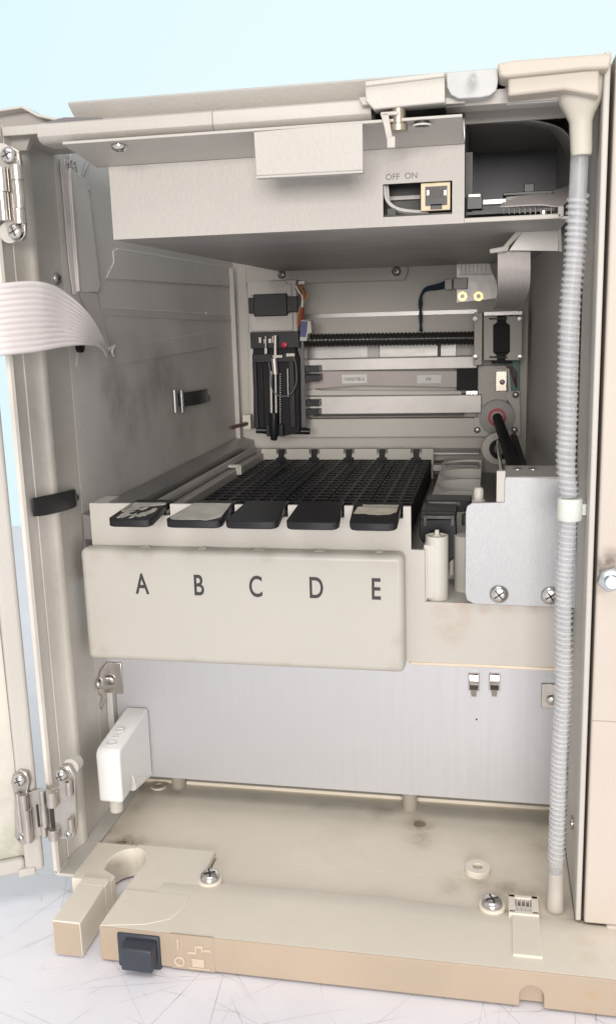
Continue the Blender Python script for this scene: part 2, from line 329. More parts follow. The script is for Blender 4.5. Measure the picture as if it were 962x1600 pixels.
tt.loft([bar_ring(7.0, .2), bar_ring(9.17, 0.2), bar_ring(20, .25), bar_ring(27, -.15), bar_ring(42, -.5)])
tt.box(SX+.02, 42, .05, 1.3, ZT-.1, ZT+.008)
part('base_top_rim', tt, [tanb], R, bevel=.05)
fm = MB(); fm.box(.75, 31.6, 8.3, 23, .3, ZF); fm.box(9.3, 31.6, 5.3, 8.4, .3, ZF-.003)
fm.box(.75, 31.6, 17.3, 18.2, ZF, 2.2); fm.box(.45, .95, 8.6, 23, .3, 2.05); fm.box(.75, 31.6, 19.5, 24, ZF, 3.2)
floor = part('recess_floor', fm, [floor_m], R, bevel=.06)
sf = MB(); sf.box(-.3, 1.04, 4.75, 16, 1.95, 2.18)
part('side_foot_flange', sf, [paint_l], R, bevel=.05)
for (x, y, r, ri, hh) in ((746, 1353, .78, .32, .42), (190, 1316, .70, .30, .18), (248, 1226, .62, .25, .15)):
    b_ = MB(); c = A(x, y, 'Z', ZF+hh); b_.ring((c[0], c[1], ZF-.02), (0, 0, 1), r, ri, hh); b_.k = 1; b_.cyl((c[0], c[1], ZF), (c[0], c[1], ZF+.05), ri+.02)
    part('floor_boss', b_, [floor_m if ri < .31 else tanb, floor_m], R, bevel=.03)
b_ = MB(); c = A(655, 1288, 'Z', ZF+.03); b_.lathe([(.42, 0), (.40, .05), (0, .06)], (c[0], c[1], ZF), (0, 0, 1))
part('floor_plug', b_, [mat('brown_plug', (.25,.20,.14), .6, var=.2, vscale=100)], R)
for (x, y, r) in ((328, 1371, .62), (768, 1412, .62)):
    c = A(x, y, 'Z', 2.45); b_ = MB(); b_.ring((c[0], c[1], ZF), (0, 0, 1), r+.13, .2, .50); part('screw_boss', b_, [tanb], R, bevel=.04)
    screw((c[0], c[1], ZF+.50), (0, -.12, 1), r, R, h=.42)
# strip clip
st = MB(); a = A(824, 1495, 'Z', ZT+.06); b = A(820, 1425, 'Z', ZT+.1)
st.box(a[0]-.78, a[0]+.78, a[1], b[1]+.5, ZT-.3, ZT+.14)
st.box(a[0]-.95, a[0]-.55, b[1]-.3, b[1]+1.4, ZT-.4, ZT+.24); st.box(a[0]+.35, a[0]+.75, b[1]-.3, b[1]+1.4, ZT-.4, ZT+.24); st.box(a[0]-.95, a[0]+.75, b[1]+1.1, b[1]+1.4, ZT-.4, ZT+.24); st.box(a[0]-.95, a[0]+.75, b[1]-.4, b[1]-.1, ZT-.4, ZT+.24)
strip = part('strip_clip', st, [tanb], R, bevel=.05)
g = MB()
for k in range(4): g.box(a[0]-.50+k*.24, a[0]-.42+k*.24, b[1]-.1, b[1]+1.1, ZT-.2, ZT+.17)
part('grate', g, [ribg], strip)
# power button
bm_ = MB(); c0 = A(218, 1492, 'Y', -.15)
bx0 = A(185, 1490, 'Y', -.1)[0]; bx1 = A(252, 1490, 'Y', -.1)[0]; bz1 = A(218, 1461, 'Y', -.1)[2]; bz0 = A(218, 1513, 'Y', -.1)[2]
bm_.box(bx0, bx1-.05, -.16, .1, bz0, bz1)
btn = part('power_button', bm_, [switchm], R, bevel=.12, seg=3)
yb_ = -1.05; q0, q1 = A(187, 1482, 'Y', yb_), A(238, 1522, 'Y', yb_)
cap = MB(); cap.hexa([(q0[0]-.0,-.12,q1[2]),(q1[0]+.02,-.12,q1[2]),(q1[0]+.02,-.12,q0[2]+.04),(q0[0]-.0,-.12,q0[2]+.04)], [(q0[0],yb_,q1[2]),(q1[0],yb_,q1[2]),(q1[0],yb_,q0[2]),(q0[0],yb_,q0[2])])
part('button_cap', cap, [switchm], btn, bevel=.1, seg=3)
# raised symbols beside the button
pg = MB(); Q = lambda x, y: (A(x, y, 'Y', -.03)[0], A(x, y, 'Y', -.03)[2])
def bar(m, x0, y0, x1, y1): a, b = Q(x0, y0), Q(x1, y1); m.box(a[0], b[0], -.10, .1, b[1], a[1])
for x0, y0, x1, y1 in ((276,1467,280,1484),(305,1477,316,1482),(304,1477,308,1490),(293,1486,306,1491),(318,1483,330,1488),(314,1478,318,1488),(300,1497,320,1512),(296,1510,328,1516)): bar(pg, x0, y0, x1, y1)
a = Q(281, 1502); pg.ring((a[0], .05, a[1]), (0, -1, 0), .33, .20, .15)
sym = part('power_symbols', pg, [mat('raised_tan', (.58,.475,.37), .45)], R, bevel=.03)
pl = MB(); a, b = Q(265, 1459), Q(336, 1521); pl.box(a[0], b[0], -.022, .1, b[1]+.05, a[1]); part('symbol_plate', pl, [tanf], R, bevel=.015)

# ---- aluminium lower panel ----------------------------------------
YA = 14.3
p = MB(); zb = A(550, 1236, 'Y', YA)[2]
p.box(-.1, 31.0, YA, YA+.2, zb, 15.6); part('lower_panel', p, [alu], R, bevel=.04)
p = MB(); a = A(744, 1124, 'Y', YA); p.cyl((a[0], YA-.015, a[2]), (a[0], YA+.05, a[2]), .07, n=10); part('panel_hole', p, [darkm], R)
for x in (280, 640):
    a = A(x, 1215 if x == 280 else 1240, 'Y', YA+.3); f = MB(); a = A(x, 1262 if x == 640 else 1228, 'Z', ZF); f.lathe([(.5, 0), (.54, .3), (.52, .9), (.52, 4.2)], (a[0], a[1], ZF), (0, 0, 1)); part('support_foot', f, [mat('clear_grey_rubber', (.50,.46,.40), .3, trans=.3)], R)
for x in (740, 772):
    s = MB(); a = A(x-9, 1050, 'Y', YA); b = A(x+9, 1080, 'Y', YA); Xc = (a[0]+b[0])/2
    s.box(a[0], b[0], YA-.02, YA+.03, b[2], a[2]); s.k = 1
    pth = [(0, a[2]-.05, .05), (0, a[2]-.1, .35), (0, (a[2]*2+b[2])/3, .42), (0, (a[2]+b[2])/2-.15, .25), (0, b[2]+.25, .45), (0, b[2]-.1, .30), (0, b[2]-.35, .12)]
    for i in range(len(pth)-1):
        wd = .27 if i < 4 else .17
        (q, z0, d0), (q, z1, d1) = pth[i], pth[i+1]
        s.loft([[(Xc-wd, YA-d0, z0), (Xc+wd, YA-d0, z0), (Xc+wd, YA-d0+.05, z0), (Xc-wd, YA-d0+.05, z0)], [(Xc-wd, YA-d1, z1), (Xc+wd, YA-d1, z1), (Xc+wd, YA-d1+.05, z1), (Xc-wd, YA-d1+.05, z1)]])
    part('spring_clip', s, [darkgal, steel], R)
# corner brackets
a = A(157, 1040, 'Y', 13.5); zt = a[2]; zl = A(190, 1083, 'Y', YA)[2]; x1 = A(191, 1060, 'Y', YA-.12)[0]
br = MB(); br.box(.02, x1, YA-.14, YA-.02, zl, zt); br.prism([(YA-.1, zt), (YA-.1, zl+.2), (12.6, zl-.55), (12.4, zl-.2), (12.9, zl+.25), (12.4, zl+.7), (12.35, zt-.6), (12.9, zt-.1)], 'X', .02, .14)
bk = part('corner_bracket', br, [nickel], R, bevel=.04)
a = A(173, 1062, 'Y', YA-.14); screw((a[0], YA-.14, a[2]), (0, -1, 0), .38, bk, cross=False, h=.25)
a = X0(152, 1068); screw((.14, a[1], a[2]), (1, 0, 0), .38, bk, cross=False, h=.25)
br = MB(); a = A(845, 1067, 'Y', YA); b = A(890, 1108, 'Y', YA); br.box(a[0], 31.0, YA-.14, YA-.02, b[2], a[2]); bk = part('corner_bracket', br, [nickel], R, bevel=.06)
a = A(861, 1093, 'Y', YA-.14); screw((a[0], YA-.14, a[2]), (0, -1, 0), .36, bk, cross=False, h=.25)

# ---- white housing on the left wall -------------------------------
wh = MB(); YF = 8.7; YB_ = 14.28
fq = [A(148,1172,'Y',YF), A(189,1182,'Y',YF), A(189,1256,'Y',YF), A(157,1248,'Y',YF)]
bq = [A(232,1105,'Y',YB_), A(240,1213,'Y',YB_)]
xw0, xw1 = fq[0][0], (fq[1][0]+fq[2][0])/2; zt0 = fq[0][2]+.05; zb0 = fq[2][2]; zt1 = bq[0][2]; zb1 = bq[1][2]
wh.prism([(YF, zb0), (YF, zt0-.5), (YF+.12, zt0-.18), (YF+.45, zt0), (YB_, zt1), (YB_, zb1), (YF+2.3, zb0+(zb1-zb0)*.4), (YF+1.9, zb0+.75), (YF+1.3, zb0+.02)], 'X', xw0, xw1)
hs = part('fluid_sensor_housing', wh, [white_p], R, bevel=.22, seg=4)
pz = MB()
for y, r in ((YF+.85, .34), (YF+1.55, .17), (YF+2.3, .34)): pz.ring(((xw0+xw1)/2, y, zt0-.01+(zt1-zt0)*(y-YF-.45)/3.4), (0, 0, 1), r, r*.78, .05, 24)
part('port_ring', pz, [white_p], hs)
wf_ = MB(); a = A(177, 1262, 'Y', YF+.6); wf_.lathe([(.42, 0), (.45, .1), (.45, 1.2)], ((xw0+xw1)/2+.05, YF+.75, zb0-.95), (0, 0, 1)); part('drain_nipple', wf_, [ivory], hs)

# ---- tray front, letter cover, right fascia ------------------------
YT = 11.2
ztop = A(400, 789, 'Y', YT)[2]; zf = 18.85
RX = [3.62+3.42*k for k in range(5)]                    # rack left edges
outl = [(1.0, 14.8), (30.75, 14.9), (30.75, zf), (22.66, zf), (22.66, 22.15), (21.82, 22.15), (21.82, ztop)]
notches = []
for k in (4, 3, 2, 1, 0):
    a = A([205, 303, 381, 465, 552][k], 785, 'Y', YT)[0]; b = A([262, 363, 446, 534, 626][k], 785, 'Y', YT)[0]
    outl += [(b+.12, ztop), (b+.12, ztop-.75), (a-.02, ztop-.75), (a-.02, ztop)]
    notches.append((a, b))
notches.reverse()
outl += [(1.0, ztop)]
tf = MB(); tf.prism(outl, 'Y', YT, YT+.28)
part('tray_front_wall', tf, [fascia], R, bevel=.04)
e = MB(); e.box(21.7, 30.75, YT-.05, YT+.2, 14.72, 14.92); part('fascia_edge_trim', e, [copper if False else mat('raw_metal_edge', (.62,.53,.42), .35, .4)], R, bevel=.03)
cv = MB(); Yc = 9.9; zc1 = A(400, 866, 'Y', Yc)[2]; zc0 = A(134, 1030, 'Y', Yc)[2]
xc0 = A(131, 950, 'Y', Yc)[0]; xc1 = A(631, 950, 'Y', Yc)[0]
cv.box(xc0, xc1, Yc, YT-.02, zc0-.02, zc1+.12)
cover = part('letter_cover', cv, [cream], R, bevel=.42, seg=6)
for i, (ch, px) in enumerate(zip('ABCDE', (223, 311, 400, 494, 587))):
    y = 926+ i*2.2; o = A(px, y, 'Y', Yc); t = text('lettering', ch, inkm, cover, 1.34, (o[0], Yc-.012, o[2]-.06), (1, 0, 0), (0, 0, 1), sx=.68, thick=.03, bold=.022)
    t2 = text('raised_letter', ch, faint, cover, .62, (o[0]+.15, Yc+.48, zc1+.135), (1, 0, 0), (0, 1, 0), sx=1.2, thick=.02)
# right well
rw = MB(); rw.box(22.7, 26.5, YT+.1, 17, zf-.3, zf-.1); rw.box(22.5, 22.75, YT+.28, 17, zf-.3, 22.1); rw.box(22.5, 31, 16.9, 17.1, 15, 19.75); part('well_floor', rw, [ivory], R)
def ppt(x, y, Y): return A(x, y, 'Y', Y)
cyn = MB(); Yc2 = 12.3; a = ppt(682, 932, Yc2); t_ = ppt(682, 836, Yc2)
cyn.ring((a[0], Yc2, zf-.1), (0, 0, 1), .70, .52, t_[2]-zf+.1, 40); cyn.cyl((a[0], Yc2, zf), (a[0], Yc2, t_[2]-.35), .53)
cyn.box(a[0]-.74, a[0]-.1, Yc2-.69, Yc2+.3, zf+.1, ppt(670, 852, Yc2-.7)[2])
post = part('wash_vial_post', cyn, [ivory], R, bevel=.03)
k_ = MB(); k_.box(a[0]-.22, a[0]+.22, Yc2-.2, Yc2+.35, t_[2]-.5, t_[2]+.02); k_.box(a[0]-.12, a[0]+.12, Yc2, Yc2+.25, t_[2], t_[2]+.30); part('post_key', k_, [ivory], post, bevel=.02)
c3 = MB(); a = ppt(719, 900, 12.6); c3.cyl((a[0]+.25, 14.4, zf-.1), (a[0]+.25, 14.4, ppt(715, 838, 14)[2]), .72, n=36); c3.box(a[0]-.78, a[0]-.52, 15.2, 15.4, zf+.6, 21.3); part('rear_post', c3, [ivory], R, bevel=.03)
# black needle-seat block behind the post
bs = MB()
bs.pxpoly([(665,782),(735,783),(736,800),(664,800)], 17.5, 2.2)
bs.pxpoly([(657,798),(712,800),(712,812),(655,812)], 14.8, 2.6)
bs.pxpoly([(655,812),(712,812),(714,868),(698,882),(676,872),(655,840)], 14.4, 1.0)
nb = part('needle_seat_block', bs, [black], R, bevel=.06)
wornb = mat('worn_black_plastic', (.08,.075,.075), .35, var=.4, vscale=120)
b2 = MB(); b2.pxbox(664, 806, 706, 811, 14.3, .1); b2.pxbox(704, 806, 709, 822, 14.3, .1); b2.pxbox(661, 806, 666, 822, 14.3, .1); part('block_ridge', b2, [wornb], nb, bevel=.02)
b2 = MB(); b2.pxbox(668, 784, 718, 790, 17.4, .1); part('block_ridge', b2, [wornb], nb, bevel=.02)
b3 = MB(); a = ppt(729, 806, 15); b3.lathe([(.34, -.6), (.34, .12), (.2, .2)], (a[0], 15, a[2]), (0, 0, 1)); part('seat_screw', b3, [mat('tarnished_nut', (.25,.22,.16), .35, .8)], nb)
pin = MB(); a = ppt(747, 786, 13.5); pin.lathe([(.42, 0), (.42, .28), (.30, .30), (.30, .95), (.22, 1.08), (0, 1.12)], (a[0], 13.5, a[2]-.1), (0, 0, 1)); part('guide_pin', pin, [ivory], R)
# aluminium bracket plate at the right
ap = MB(); Yp = 10.85
ap.pxpoly([(727,800),(729,791),(737,786),(787,785),(788,748),(790,745),(900,748),(900,951),(740,944),(729,938),(726,927)], Yp, .18)
plate = part('pump_bracket_plate', ap, [aluv], R, bevel=.04)
tp = MB(); z = A(790, 745, 'Y', Yp)[2]; a = A(790, 745, 'Z', z); b = A(786, 722, 'Z', z)
tp.box(a[0], 31.0, Yp+.05, Yp+4.2, z-.16, z); part('bracket_top', tp, [galv], plate, bevel=.05)
tp = MB(); tp.pxbox(775, 736, 789, 785, Yp+.1, .35); part('bracket_tab', tp, [paint_l], plate, bevel=.05)
for x in (808, 832): a = A(x, 733, 'Z', z); screw((a[0], a[1], z), (0, 0, 1), .28, plate, h=.1, cross=False)
for x, y, r in ((779, 928, .62), (859, 930, .62)): a = A(x, y, 'Y', Yp); screw((a[0], Yp, a[2]), (0, -1, 0), r*.92, plate, h=.3, rot=.8+x)

# ---- deck inside the cavity ---------------------------------------
dk = MB(); dk.box(.1, 22.3, 11.6, 17, 19.6, 19.9); dk.box(.1, 30.6, 17, 52.2, 19.6, 19.9); part('deck_floor', dk, [darkgal], R)
sw = MB(); sw.box(3.05, 3.45, 11.5, 48.6, 20, 22.6); sw.box(1.7, 3.05, 11.5, 50.5, 22.3, 22.6); part('tray_side_wall', sw, [paint], R, bevel=.05)
zt2 = ztop-.05
tl = MB(); tl.box(1.02, 2.0, YT+.28, YT+2.6, zt2-.3, zt2+.02); part('tray_corner_ledge', tl, [fascia], R, bevel=.03)
rl = MB(); rl.prism([(.05, 23.5), (.05, 24.0), (1.55, 23.55), (1.7, 22.2), (.05, 22.2)], 'Y', 12.0, 52.0); part('side_rail', rl, [darkgal], R, bevel=.05)
rl = MB(); rl.cyl((2.35, 13, 23.0), (2.35, 49, 22.9), .35); part('guide_rod', rl, [galv], R)
cl = MB(); cl.pxbox(352, 727, 376, 731, 38, .8); cl.pxbox(368, 729, 377, 742, 38, .8); part('tray_catch', cl, [ivory], R, bevel=.04)
tw = MB(); YW = 48.6
out2 = [(3.2, 20), (20.9, 20), (20.9, 23.05)]
for px in (650, 597, 545, 491, 440):
    x = A(px, 712, 'Y', YW)[0]; out2 += [(x+.55, 23.05), (x+.55, 22.5), (x-.55, 22.5), (x-.55, 23.05)]
out2 += [(3.2, 23.05)]
tw.prism(out2, 'Y', YW, YW+.4); part('tray_rear_wall', tw, [ivory], R, bevel=.04)
tp = MB(); tp.box(1.7, 25.4, YW+.42, 52.2, 22.4, 22.62); tp.box(21.0, 25.4, 46.2, YW+.4, 21.2, 21.8); part('rear_deck_plate', tp, [darkgal], R, bevel=.03)
# scalloped block with four round wells
sb = MB(); sb.box(21.95, 25.66, 24, 48.6, 20.2, 22.0); bt_ = part('bottle_tray', sb, [mat('pale_bottle_tray', (.76,.74,.69), .4, var=.04)], R, smooth=30)
ct = MB()
for y in (45.75, 40.15, 34.6, 29.2, 23.8): ct.cyl((24.62, y, 20.9), (24.62, y, 23), 2.6, n=56)
co = part('cutter', ct, [ivory], R); bo = bt_.modifiers.new('b', 'BOOLEAN'); bo.object = co; bo.operation = 'DIFFERENCE'; bo.solver = 'EXACT'
bme = bpy.data.meshes.new_from_object(bt_.evaluated_get(bpy.context.evaluated_depsgraph_get())); bt_.modifiers.clear(); bt_.data = bme; bme.name = 'bottle_tray'
for p_ in bme.polygons: p_.use_smooth = True
bme.set_sharp_from_angle(angle=math.radians(30)); bpy.data.objects.remove(co)
dm = MB(); dm.box(25.7, 30.4, 15, 52, 19.95, 20.1); part('side_deck_plate', dm, [darkgal], R)

# ---- cavity walls -------------------------------------------------
YBK = 52.35
bw = MB(); bw.box(-.2, 31.5, YBK, YBK+.3, 19, 48.3); part('rear_wall', bw, [paint_l], R)
lw = MB(); lw.box(-.3, 0, 12.25, YBK, 2.2, 48.2); part('left_wall', lw, [paint_w], R)
rwm = MB(); rwm.loft([[(31.15, 12, 2), (31.4, 12, 2), (30.4, YBK, 2), (30.0, YBK, 2)], [(31.15, 12, 48.2), (31.4, 12, 48.2), (30.4, YBK, 48.2), (30.0, YBK, 48.2)]]); part('right_wall', rwm, [paint_w], R)
# left post: folded strip in front of the wall
ps = MB()
prof = [(-.12, 4.75), (-.02, 4.95), (-.10, 5.2), (-.10, 6.15), (-.22, 6.22), (-.22, 6.32), (-.10, 6.4), (-.12, 7.3), (-.02, 7.9)] + \
       [(.0+.16*math.sin(a), 8.55-.5*math.cos(a)) for a in [math.pi*i/8 for i in range(1, 8)]] + [(0.0, 9.15), (0.0, 12.18), (-.25, 12.18), (-.25, 9.2), (-.4, 8.6), (-.35, 4.75)]
ztp = 47.1
ps.loft([[(x, y, 2.2) for x, y in prof], [(x, y, ztp) for x, y in prof]])
postm = part('front_post', ps, [post_m], R, smooth=30)
sd = MB(); sd.box(-.35, 0, 4.75, 6.3, 2.1, 2.3)
part('post_foot', sd, [post_m], R, bevel=.03)
ws = MB(); a = X0(162, 1085); b = X0(174, 1150); ws.box(.02, .5, 13.6, 14.2, b[2]-1, a[2]); part('panel_side_strip', ws, [paint_l], R, bevel=.04)
# rear corner flange on the left
cf = MB(); cf.box(0, .5, 50.6, 50.9, 22.6, 41.4); part('corner_flange', cf, [paint_l], R, bevel=.05)
# embossed plates on the left wall
def xplate(name, pts, t, m_, bevel=.03, x0=0.0, parent=R):
    q = MB(); q.prism([(X0(x, y)[1], X0(x, y)[2]) for x, y in pts], 'X', x0-.0, x0+t); return part(name, q, [m_], parent, bevel=bevel)
xplate('wall_plate', [(176,392),(183,388),(365,419),(366,448),(165,435),(177,410)], .07, paint_w)
xplate('wall_plate', [(118,572),(127,580),(342,542),(341,516),(150,548),(122,548)], .05, paint_w)
xplate('flat_ribbon', [(158,479),(360,492),(361,503),(160,492)], .04, ribg)
xplate('cable_channel', [(103,262),(131,283),(151,450),(147,457),(117,456)], .30, paint_w, bevel=.05)
ch = MB(); pth = [X0(102,270), X0(108,350), X0(116,455)]; ch.tube([(p[0]+.33, p[1], p[2]) for p in pth], .09, 8); part('channel_lip', ch, [paint_l], R)
for x, y in ((139,295),(146,395),(203,411),(321,439),(322,490),(333,538)):
    wl = MB(); a = X0(x, y); wl.lathe([(.16,0),(.14,.05),(0,.06)], (0.02, a[1], a[2]), (1,0,0), 12); part('weld_mark', wl, [labelm], R)
# printed ribbon running up the wall
rb = MB()
for i, off in enumerate(np.linspace(0, 1, 7)):
    pass
def ribbon(T, B, nw, amp, k=8, per=4, flip=1):
    T = spline(T, k); B = spline(B, k); m_ = MB(); n = nw*per; rows = len(T)
    for i in range(rows):
        t, b_ = T[i], B[i]; tang = (T[min(i+1, rows-1)]+B[min(i+1, rows-1)]-T[max(i-1, 0)]-B[max(i-1, 0)]).normalized(); nn = tang.cross(b_-t).normalized()*flip
        for j in range(n+1):
            u = j/n; m_.v.append(tuple(t.lerp(b_, u)+nn*amp*abs(math.sin(math.pi*u*nw))))
    for i in range(rows-1):
        for j in range(n):
            a = i*(n+1)+j; m_.face((a, a+1, a+n+2, a+n+1))
    return m_
Xo = lambda x, y, o=.1: (X0(x, y)[0]+o, X0(x, y)[1], X0(x, y)[2])
r1 = ribbon([Xo(92,248), Xo(92,262), Xo(96,300), Xo(104,400), Xo(112,460)], [Xo(140,250), Xo(126,280), Xo(110,310,.06), Xo(112,400,.06), Xo(118,460,.06)], 9, .05)
wr = part('wall_ribbon_cable', r1, [ribg], R, smooth=60)
q = xplate('ribbon_label', [(106,240),(128,249),(120,281),(102,270)], .03, labelm, x0=.19, parent=wr, bevel=0)
o = X0(112, 262)
text('lettering', 'RTMA\nRUSEKU\nBEND 8', inkg, q, .34, (.235, o[1], o[2]-.2), (0, .35, -1), (0, 1, .35), sx=.8)
for x, y, s_ in ((88,435,.40),): a = X0(x, y); screw((.03, a[1], a[2]), (1, 0, 0), s_, R, name='wall_screw', m_=darkgal)
a = X0(122, 541); kb = MB(); kb.lathe([(.42,0),(.42,.3),(.2,.42),(0,.45)], (0, a[1], a[2]), (1,0,0)); part('black_plug', kb, [black], R)
# big ribbon cable: flies in from the door, folds at the wall
T = [A(-60,452,'Y',1.0), A(0,443,'Y',2.5), A(60,440,'Y',5), A(100,455,'Y',7.6), A(138,490,'Y',10.0), A(160,530,'Y',12.4), A(168,552,'Y',14.5)]
Bq = [A(-60,566,'Y',.6), A(0,556,'Y',1.8), A(55,550,'Y',4.0), A(100,542,'Y',6.5), A(130,539,'Y',8.6), A(155,542,'Y',11.3), A(167,557,'Y',14.3)]
rb = ribbon(T, Bq, 12, .085, k=10, flip=-1); ribc = part('ribbon_cable', rb, [ribm], R, smooth=75, solid=.05)
r2 = ribbon([Xo(120,455,.12), Xo(140,500,.15), Xo(160,545,.25)], [Xo(148,458,.12), Xo(158,500,.15), Xo(168,550,.25)], 10, .03); part('folded_ribbon', r2, [ribg], ribc, smooth=60)
tn = MB(); tn.tube(spline([Xo(164,545,.3), Xo(170,540,.45), Xo(167,548,.4), Xo(171,556,.3)]), .09, 8); part('torn_end', tn, [labelm], ribc)
# strap and clip on the left wall
def strap(name, p0, p1, half, out, m_):
    a, b = Xo(*p0, 0), Xo(*p1, 0); q = MB(); n = 14; rings = []
    for i in range(n+1):
        t = i/n; o = .05+out*math.sin(math.pi*t)**.6; y = a[1]+(b[1]-a[1])*t; z = a[2]+(b[2]-a[2])*t; h = half*(1-.10*abs(2*t-1)**6)
        rings.append([(o, y, z-h), (o+.1, y, z-h), (o+.1, y, z+h), (o, y, z+h)])
    q.loft(rings); return part(name, q, [m_], R, bevel=.02)
s1 = strap('rubber_strap', (49,793), (116,777), .60, .35, rubber); a = Xo(117,777); screw((.08, a[1], a[2]), (1,0,.0), .30, s1, name='strap_rivet')
s2 = strap('cable_clip', (278,625), (322,617), .62, .5, black)
q = MB()
for x in (268, 279): a = Xo(x, 626); q.cyl((a[0]+.2, a[1], a[2]-1.0), (a[0]+.2, a[1], a[2]+.9), .20, n=12)
a = Xo(324, 622); q.lathe([(.3,0),(.3,.12),(0,.2)], (.1, a[1], a[2]), (1,0,0), 16)
part('clip_spring', q, [darkgal], s2)

# ---- electronics box over the cavity --------------------------------
YS = 8.5; zsb = A(400, 364, 'Y', YS)[2]; zst = A(400, 246, 'Y', YS)[2]
xs0 = A(174, 320, 'Y', YS)[0]; xs1 = A(725, 285, 'Y', YS)[0]
wx0, wx1 = A(598, 312, 'Y', YS)[0], A(706, 312, 'Y', YS)[0]; wz0, wz1 = A(650, 337, 'Y', YS)[2], A(650, 285, 'Y', YS)[2]
eb = MB()
eb.box(xs0, wx0, YS, YS+.15, zsb, zst); eb.box(wx1, xs1, YS, YS+.15, zsb, zst); eb.box(wx0, wx1, YS, YS+.15, zsb, wz0); eb.box(wx0, wx1, YS, YS+.15, wz1, zst)
ebx = part('electronics_box_front', eb, [paint], R, smooth=30)
eb = MB(); eb.box(xs0, 30.4, YS+.15, 52.3, zsb, zsb+.12); part('box_underside', eb, [galv], R)
eb = MB(); eb.box(xs0, xs0+.12, YS+.15, 52, zsb+.12, zst+2); eb.box(xs1-.12, xs1, YS+.15, 30, zsb+.12, zst+2); part('box_side', eb, [darkgal], R)  # dark material stands in for shade on the box side
eb = MB(); eb.box(wx0-1, wx1+1, YS+2.6, YS+2.8, zsb+.2, zst); part('window_backing', eb, [pcbd], R)
eb = MB(); eb.box(wx0-.5, wx1+.5, YS+.3, YS+2.5, wz0-.1, wz0+.12); part('board_edge', eb, [pcbd], R)
# RJ style jack
j = MB(); j.pxbox(657, 285, 703, 329, YS+.35, .9); jk = part('socket_housing', j, [jackm], R, bevel=.03)
j = MB(); j.pxbox(664, 291, 698, 321, YS+.30, .1); j.pxbox(672, 319, 690, 327, YS+.30, .1); part('socket_cavity', j, [black], jk)
j = MB()
for i in range(6): j.pxbox(670.5+i*4, 294, 672.5+i*4, 309, YS+.26, .06)
part('contacts', j, [mat('dull_contacts', (.10,.09,.07), .6)], jk)
j = MB()
for x in (666, 693): j.pxbox(x, 297, x+4, 305, YS+.24, .06)
part('latch_tabs', j, [darkgal], jk)
j = MB()
for d in (0, .22):
    P_ = [A(600,290,'Y',YS+.6), A(604,312+d*20,'Y',YS+.5), A(618,325+d*14,'Y',YS+.5), A(640,330+d*8,'Y',YS+.6), A(665,331,'Y',YS+.8)]
    j.tube(spline([(p[0]+d*.5, p[1]+d, p[2]) for p in P_]), .10, 8)
part('window_wires', j, [whitew], R)
j = MB(); j.pxbox(605, 326, 618, 336, YS+.4, .4); part('board_part', j, [black], R)
j = MB(); j.pxbox(602, 306, 656, 312, YS+2.3, .3); part('board_rail', j, [compm], R)
text('lettering', 'OFF', inkg, R, .31, (A(613,281,'Y',YS)[0], YS-.012, A(613,281,'Y',YS)[2]), (1,0,0), (0,0,1), thick=.02)
text('lettering', 'ON', inkg, R, .31, (A(642,279,'Y',YS)[0], YS-.012, A(642,279,'Y',YS)[2]), (1,0,0), (0,0,1), thick=.02)
# overhanging sheet (its underside is seen), with screw and hole
zsh0, zsh1 = 45.50, zst+.02
xa = 4.3
sh = MB()
def shq(x0, x1, y0, y1):
    f = lambda y: zsh0+(zsh1-zsh0)*(y-4.3)/(YS-4.3)
    sh.hexa([(x0,y0,f(y0)),(x1,y0,f(y0)),(x1,y1,f(y1)),(x0,y1,f(y1))], [(x0,y0,f(y0)+.14),(x1,y0,f(y0)+.14),(x1,y1,f(y1)+.14),(x0,y1,f(y1)+.14)])
shq(xa, xs1, 4.3, YS+.15)
sheet = part('top_sheet', sh, [paint], R, bevel=.02)
a = A(187, 229, 'Y', 5.2); c = A(187, 230, 'Z', 45.32); screw((c[0], c[1], 45.37), (0, 0, -1), .42, sheet, h=.25)
c = A(659, 196, 'Z', 45.3); h_ = MB(); h_.ring((c[0], c[1], 45.33), (0,0,-1), .48, .36, .08, 28); h_.k = 1; h_.cyl((c[0], c[1], 45.3), (c[0], c[1], 45.5), .37); part('sheet_hole', h_, [paint_l, darkm], sheet)
# hanging label plate
lp = MB(); YL = 4.2; a = A(398, 272, 'Y', YL); b = A(567, 190, 'Y', YL)
lp.pxpoly([(396,206),(566,191),(567,266),(400,275)], YL, .14); lpp = part('label_plate', lp, [paint], R, bevel=.05)
q = MB(); q.pxpoly([(400,275),(567,266),(567,270),(400,279)], YL, .55); part('plate_lip', q, [paint], lpp, bevel=.03)
# latch hook
hk = MB(); YH = 4.9
hk.pxbox(612, 178, 633, 204, YH+.3, .5) if False else None
a = A(624, 180, 'Y', YH+.4); b = A(624, 206, 'Y', YH+.4); hk.cyl((a[0], YH-.3, b[2]), (a[0], YH-.3, a[2]+.2), .36); hk.lathe([(.46,0),(.46,.28),(.36,.34)], (a[0], YH-.3, b[2]-.1), (0,0,1))
hook = part('latch_pin', hk, [mat('dull_brass_pin', (.42,.37,.30), .4, .8)], R)
hk = MB(); hk.pxpoly([(594,178),(606,176),(610,200),(616,228),(612,233),(605,228),(600,200)], YH-.8, .35); hk.pxbox(594, 174, 622, 180, YH-.8, .9); part('latch_arm', hk, [spoutm], hook, bevel=.04)
hk = MB(); hk.pxbox(604, 213, 617, 231, YH-.95, .3); part('latch_tip', hk, [spoutm], hook, bevel=.04)
